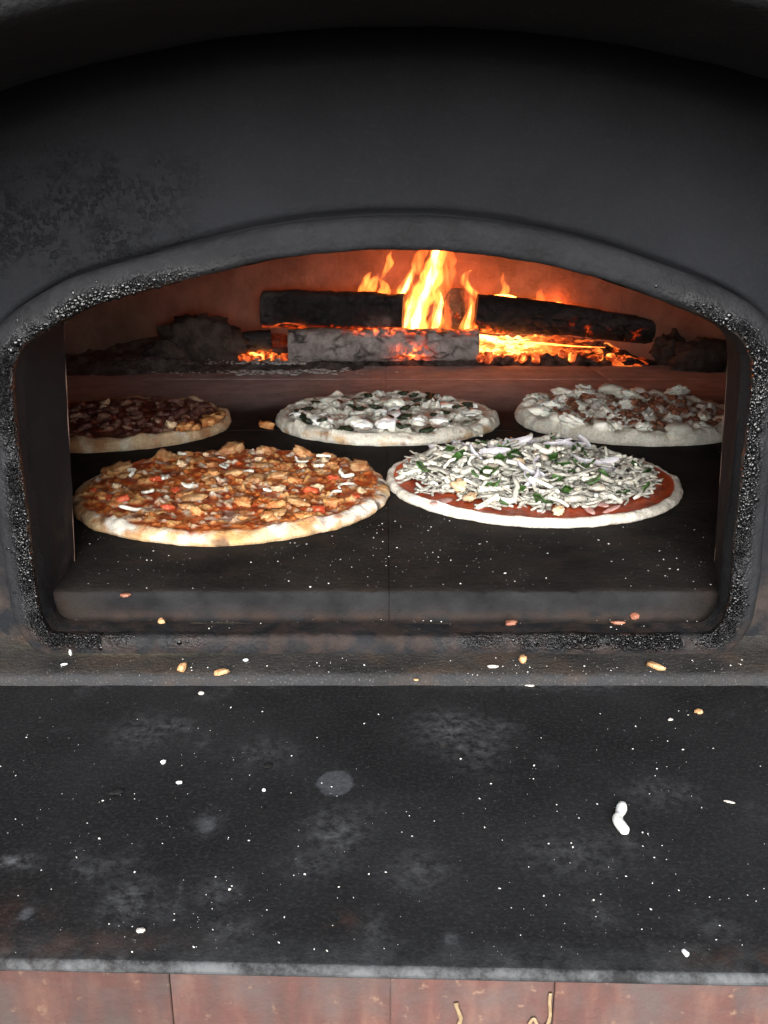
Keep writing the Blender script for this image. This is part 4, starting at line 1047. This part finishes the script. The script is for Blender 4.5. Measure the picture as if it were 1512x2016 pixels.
p4.put('sausage_crumble', bf_, p4.scatter(110, .05, .84, rs, .0085, lambda x, y: float(noise(np.array([[x * 26, y * 26, 1.]]), 12)[0]) > -.12), rs, .0028, .006, .2, .6, .0025)
br_ = [flump('crust_bubble', 640 + i, simple('pale_dough_bubble', (.74, .70, .59), (.82, .79, .70), 120, .6, .0008, 300, .15), 3, .45, 1.3, 0, (1.4, .9, .6), .2) for i in range(2)]
p4.put('crust_bubble', br_, [(.158 * .88 * math.cos(a), .158 * .88 * math.sin(a)) for a in (-.75, 2.5, 2.8, 3.3, 1.2, 1.5, 2.1, 3.75, 4.2, 4.9)], rs, .010, .017, .42, .25)

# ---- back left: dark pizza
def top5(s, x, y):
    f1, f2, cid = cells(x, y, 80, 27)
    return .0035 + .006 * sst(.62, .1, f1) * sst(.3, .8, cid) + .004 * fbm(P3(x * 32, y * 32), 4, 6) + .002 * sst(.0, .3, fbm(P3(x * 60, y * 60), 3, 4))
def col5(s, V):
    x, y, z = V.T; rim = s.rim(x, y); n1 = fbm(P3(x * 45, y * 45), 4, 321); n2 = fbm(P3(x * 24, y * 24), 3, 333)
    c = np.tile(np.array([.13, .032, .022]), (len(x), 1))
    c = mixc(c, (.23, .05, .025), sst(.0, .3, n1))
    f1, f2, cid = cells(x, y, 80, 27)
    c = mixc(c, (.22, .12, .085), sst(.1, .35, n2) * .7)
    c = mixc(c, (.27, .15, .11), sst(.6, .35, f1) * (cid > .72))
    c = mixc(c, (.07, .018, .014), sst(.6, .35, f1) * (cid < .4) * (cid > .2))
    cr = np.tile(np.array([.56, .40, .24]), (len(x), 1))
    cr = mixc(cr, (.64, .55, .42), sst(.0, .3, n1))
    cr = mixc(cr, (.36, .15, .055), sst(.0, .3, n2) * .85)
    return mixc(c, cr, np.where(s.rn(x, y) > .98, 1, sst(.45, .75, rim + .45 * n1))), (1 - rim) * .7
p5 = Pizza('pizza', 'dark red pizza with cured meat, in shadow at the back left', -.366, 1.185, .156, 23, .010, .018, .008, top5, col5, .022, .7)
rs = np.random.RandomState(51)
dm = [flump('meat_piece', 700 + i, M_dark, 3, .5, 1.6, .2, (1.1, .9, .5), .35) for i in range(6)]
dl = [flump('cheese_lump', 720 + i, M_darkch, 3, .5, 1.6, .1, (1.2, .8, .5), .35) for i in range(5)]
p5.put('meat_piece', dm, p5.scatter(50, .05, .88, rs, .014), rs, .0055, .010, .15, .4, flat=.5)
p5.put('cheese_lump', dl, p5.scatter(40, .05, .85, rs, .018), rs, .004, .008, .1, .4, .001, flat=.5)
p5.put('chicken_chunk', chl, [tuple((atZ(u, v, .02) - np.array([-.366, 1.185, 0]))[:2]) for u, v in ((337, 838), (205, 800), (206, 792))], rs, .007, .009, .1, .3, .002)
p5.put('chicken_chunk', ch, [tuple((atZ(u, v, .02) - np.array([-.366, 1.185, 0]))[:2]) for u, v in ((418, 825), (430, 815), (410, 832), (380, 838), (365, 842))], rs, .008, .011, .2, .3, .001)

# ================================================================== crumbs
def crumb(name, u, v, z, L, Wd, m, lab, cat, seed, rot=0., hgt=None, grp=None, Yp=None, boxy=.1):
    c = atZ(u, v, z) if Yp is None else atY(u, v, Yp)
    px = np.linalg.norm(c - [0, 0, .25]) / FPX
    L, Wd = L * .88, Wd * .88; a, b = L * px / 2, Wd * px / 2; h_ = hgt * px if hgt else b * .8
    me = lump(name, seed, m, 3, .4, 1.3, boxy, (a, b, h_ * .8), .4)
    o = obj(name, me, None, (c[0], c[1], (z if Yp is None else c[2]) + h_ * .75), (0, 0, rot)); return tag(o, lab, cat, grp)
G = 'crumbs on the oven sill'
ZL = -.0333; ZG = -.021
crumb('toasted_crumb', 318, 1228, ZG, 15, 19, M_nut, 'tan crumb in the groove below the oven floor, on the left', 'crumb', 801, .3, grp=G)
crumb('toasted_crumb', 360, 1320, ZL, 16, 26, M_nut, 'plump tan crumb on the ledge beside the longer pale crumb, left', 'crumb', 802, -.3, grp=G)
crumb('toasted_crumb', 436, 1327, ZL, 34, 18, M_nut, 'long pale tan crumb on the left part of the ledge', 'crumb', 803, .5, grp=G)
crumb('toasted_crumb', 391, 1346, ZS, 13, 9, M_nut, 'tiny brown crumb against the lip below the left ledge crumbs', 'crumb', 804, 0, grp=G)
crumb('pale_crumb', 396, 1367, ZS, 13, 10, M_crumb, 'small cream crumb on the slab just below the left ledge crumbs', 'crumb', 805, .1, grp=G)
crumb('reddish_crumb', 1006, 1230, ZG, 27, 17, M_nutr, 'reddish brown crumb in the groove right of centre', 'crumb', 806, .3, grp=G)
crumb('reddish_crumb', 1216, 1228, ZG, 30, 10, M_nutr, 'flat brownish crumb in the groove at the right', 'crumb', 807, -.1, grp=G)
crumb('reddish_crumb', 1249, 1218, ZG, 18, 20, M_nutr, 'dark brown flake standing in the groove at the far right', 'crumb', 808, .5, grp=G)
crumb('pale_crumb', 970, 1314, ZL, 24, 9, M_crumb, 'thin pale crumb on the ledge right of centre', 'crumb', 809, 0, grp=G)
crumb('toasted_crumb', 1029, 1303, ZL, 17, 25, M_nut, 'upright tan crumb on the ledge beside the thin pale crumb', 'crumb', 810, -.2, grp=G)
crumb('toasted_crumb', 1290, 1315, ZL, 42, 18, M_nut, 'longest tan crumb, lying askew at the right end of the ledge', 'crumb', 811, -.75, grp=G)
crumb('toasted_crumb', 819, 1340, -.036, 10, 8, M_nut, 'tiny orange crumb on the lip of the ledge near the centre', 'crumb', 812, 0, grp=G)
crumb('toasted_crumb', 1375, 1404, ZS, 17, 14, M_nut, 'round tan crumb alone on the right of the slab', 'crumb', 813, .3, grp=G)
crumb('pale_crumb', 1320, 1418, ZS, 11, 7, M_crumb, 'small grey crumb left of the round tan crumb on the slab', 'crumb', 814, .3)
crumb('pale_crumb', 247, 1175, -.004, 22, 13, M_nutr, 'pinkish chip on the front edge of the oven floor, left', 'crumb', 815, .2, Yp=.6, grp=G)
crumb('pale_crumb', 139, 1289, -.029, 6, 17, M_feta, 'upper of two white slivers at the left end of the ledge', 'crumb', 816, .4)
crumb('pale_crumb', 127, 1309, ZL, 13, 6, M_feta, 'lower of two white slivers at the left end of the ledge', 'crumb', 817, .3)
crumb('pale_crumb', 484, 1301, ZL, 11, 8, M_feta, 'white crumb at the back of the ledge, left', 'crumb', 818, 0)
crumb('pale_crumb', 753, 1346, ZS, 9, 8, M_feta, 'white crumb against the lip of the ledge at the centre', 'crumb', 819, 0)
crumb('pale_crumb', 1043, 1351, ZS, 20, 6, M_crumb, 'thin grey sliver lying along the foot of the lip', 'crumb', 820, -.1)
crumb('pale_crumb', 103, 1148, .012, 6, 12, M_crumb, 'pale fleck stuck low on the left side of the mouth', 'crumb', 823, .4, Yp=.635)
crumb('pale_crumb', 322, 1503, ZS, 9, 13, M_feta, 'pointed white crumb on the left of the slab', 'crumb', 824, -.4)
crumb('pale_crumb', 353, 1542, ZS, 13, 8, M_feta, 'white crumb on the slab below the pointed white crumb', 'crumb', 825, .1)
crumb('pale_crumb', 520, 1557, ZS, 8, 8, M_feta, 'white crumb on the slab left of the pale round patch', 'crumb', 826, .1)
crumb('pale_crumb', 277, 1834, ZS, 16, 12, M_crumb, 'grey crumb near the front edge of the slab, left', 'crumb', 827, .3)
crumb('pale_crumb', 1349, 1880, ZS, 9, 17, M_feta, 'white crumb near the front edge of the slab, right', 'crumb', 828, .3)
crumb('pale_crumb', 1436, 1580, ZS, 20, 6, M_crumb, 'thin pale sliver on the slab at the far right', 'crumb', 829, -.4)
crumb('soot_flake', 229, 1560, ZS, 30, 18, M_soot, 'black soot flake on the left of the slab', 'soot flake', 830, .25, 2.)
crumb('soot_flake', 527, 1509, ZS, 22, 16, M_soot, 'black soot flake above the pale round patch on the slab', 'soot flake', 831, .4, 2.)
c = atZ(525, 836, .006)
tag(obj('chicken_chunk', ch[2], None, (c[0], c[1], .006), (0, .2, .4), .88), 'tan chicken chunk fallen on the oven floor beside the white pizza', 'chicken chunk')
# stray shred of cheese on the slab
pth = spline([atZ(u, v, ZS + .0022) for u, v in ((1226, 1582), (1223, 1594), (1219, 1604), (1216, 1614), (1225, 1628), (1234, 1639))], 26)
rad = np.interp(np.linspace(0, 1, 26), [0, .04, .15, .3, .40, .5, .75, .93, 1], [.0012, .0023, .0029, .0025, .0020, .0026, .0028, .0026, .0012])
V, f = tube(pth, rad, 14); c = pth[13]
tag(obj('cheese_strand', mesh('cheese_strand', V - c, f, M_feta), None, tuple(c)), 'bent white strand of cheese lying on the right of the slab', 'cheese')
c = atZ(940, 855, .008)
pth = spline([atZ(u, v, z) for u, v, z in ((936, 846, .014), (938, 852, .008), (943, 857, .003), (950, 858, .002))], 14); V, f = tube(pth, .0014, 8)
tag(obj('cheese_strand', mesh('cheese_strand', V - pth[-1], f, M_shred), None, tuple(pth[-1])), 'thin white cheese strand hanging off the rim of the white pizza', 'cheese')

# flour specks
def specks(name, lab, pts, zf, rmin, rmax, seed):
    rs_ = np.random.RandomState(seed); v_, f_ = ico(1); VV = []; FF = []
    for i, p in enumerate(pts):
        r_ = rmin + (rmax - rmin) * rs_.rand() ** 3.5
        sc = np.array([rs_.uniform(.7, 1.7), rs_.uniform(.7, 1.2), .6]); a = rs_.uniform(0, 3.14); q = v_ * r_ * sc * (1 + .25 * rs_.randn(len(v_), 1))
        q = np.stack([q[:, 0] * math.cos(a) - q[:, 1] * math.sin(a), q[:, 0] * math.sin(a) + q[:, 1] * math.cos(a), q[:, 2]], 1)
        FF += [[w + i * len(v_) for w in t] for t in f_]; VV.append(q + p + [0, 0, r_ * .5])
    V = np.concatenate(VV); c = V.mean(0)
    tag(obj(name, mesh(name, V - c, FF, M_flour), None, tuple(c)), lab, 'flour', kind='stuff')
rs = np.random.RandomState(77)
def clustered(n, u0, u1, v0, v1, seed, thr=-.1, sc=.006):
    o = []
    while len(o) < n:
        u, v = rs.uniform(u0, u1), rs.uniform(v0, v1)
        if float(noise(np.array([[u * sc, v * sc * 1.4, seed]]), seed)[0]) > thr + rs.uniform(-.5, .3): o.append((u, v))
    return o
specks('flour_specks', 'white flour specks dusted over the black slab', [atZ(u, v, ZS) for u, v in clustered(380, 0, 1512, 1360, 1880, 3, .05, .0042)], None, .00013, .00062, 1)
specks('flour_specks', 'white flour specks dusted along the ledge under the mouth', [atZ(u, v, ZL) for u, v in clustered(150, 60, 1480, 1296, 1330, 4)] + [atZ(u, v, ZG) for u, v in clustered(70, 140, 1400, 1220, 1240, 5)], None, .00016, .0007, 2)
fl = []
for u, v in clustered(420, 150, 1400, 1000, 1160, 6, -.1):
    p = atZ(u, v, 0)
    if all(math.hypot(p[0] - q.root.location.x, p[1] - q.root.location.y) > q.R + .002 for q in (p1, p2)): fl.append(p)
specks('flour_specks', 'white flour specks on the dark oven floor in front of the pizzas', fl, None, .0002, .00085, 3)
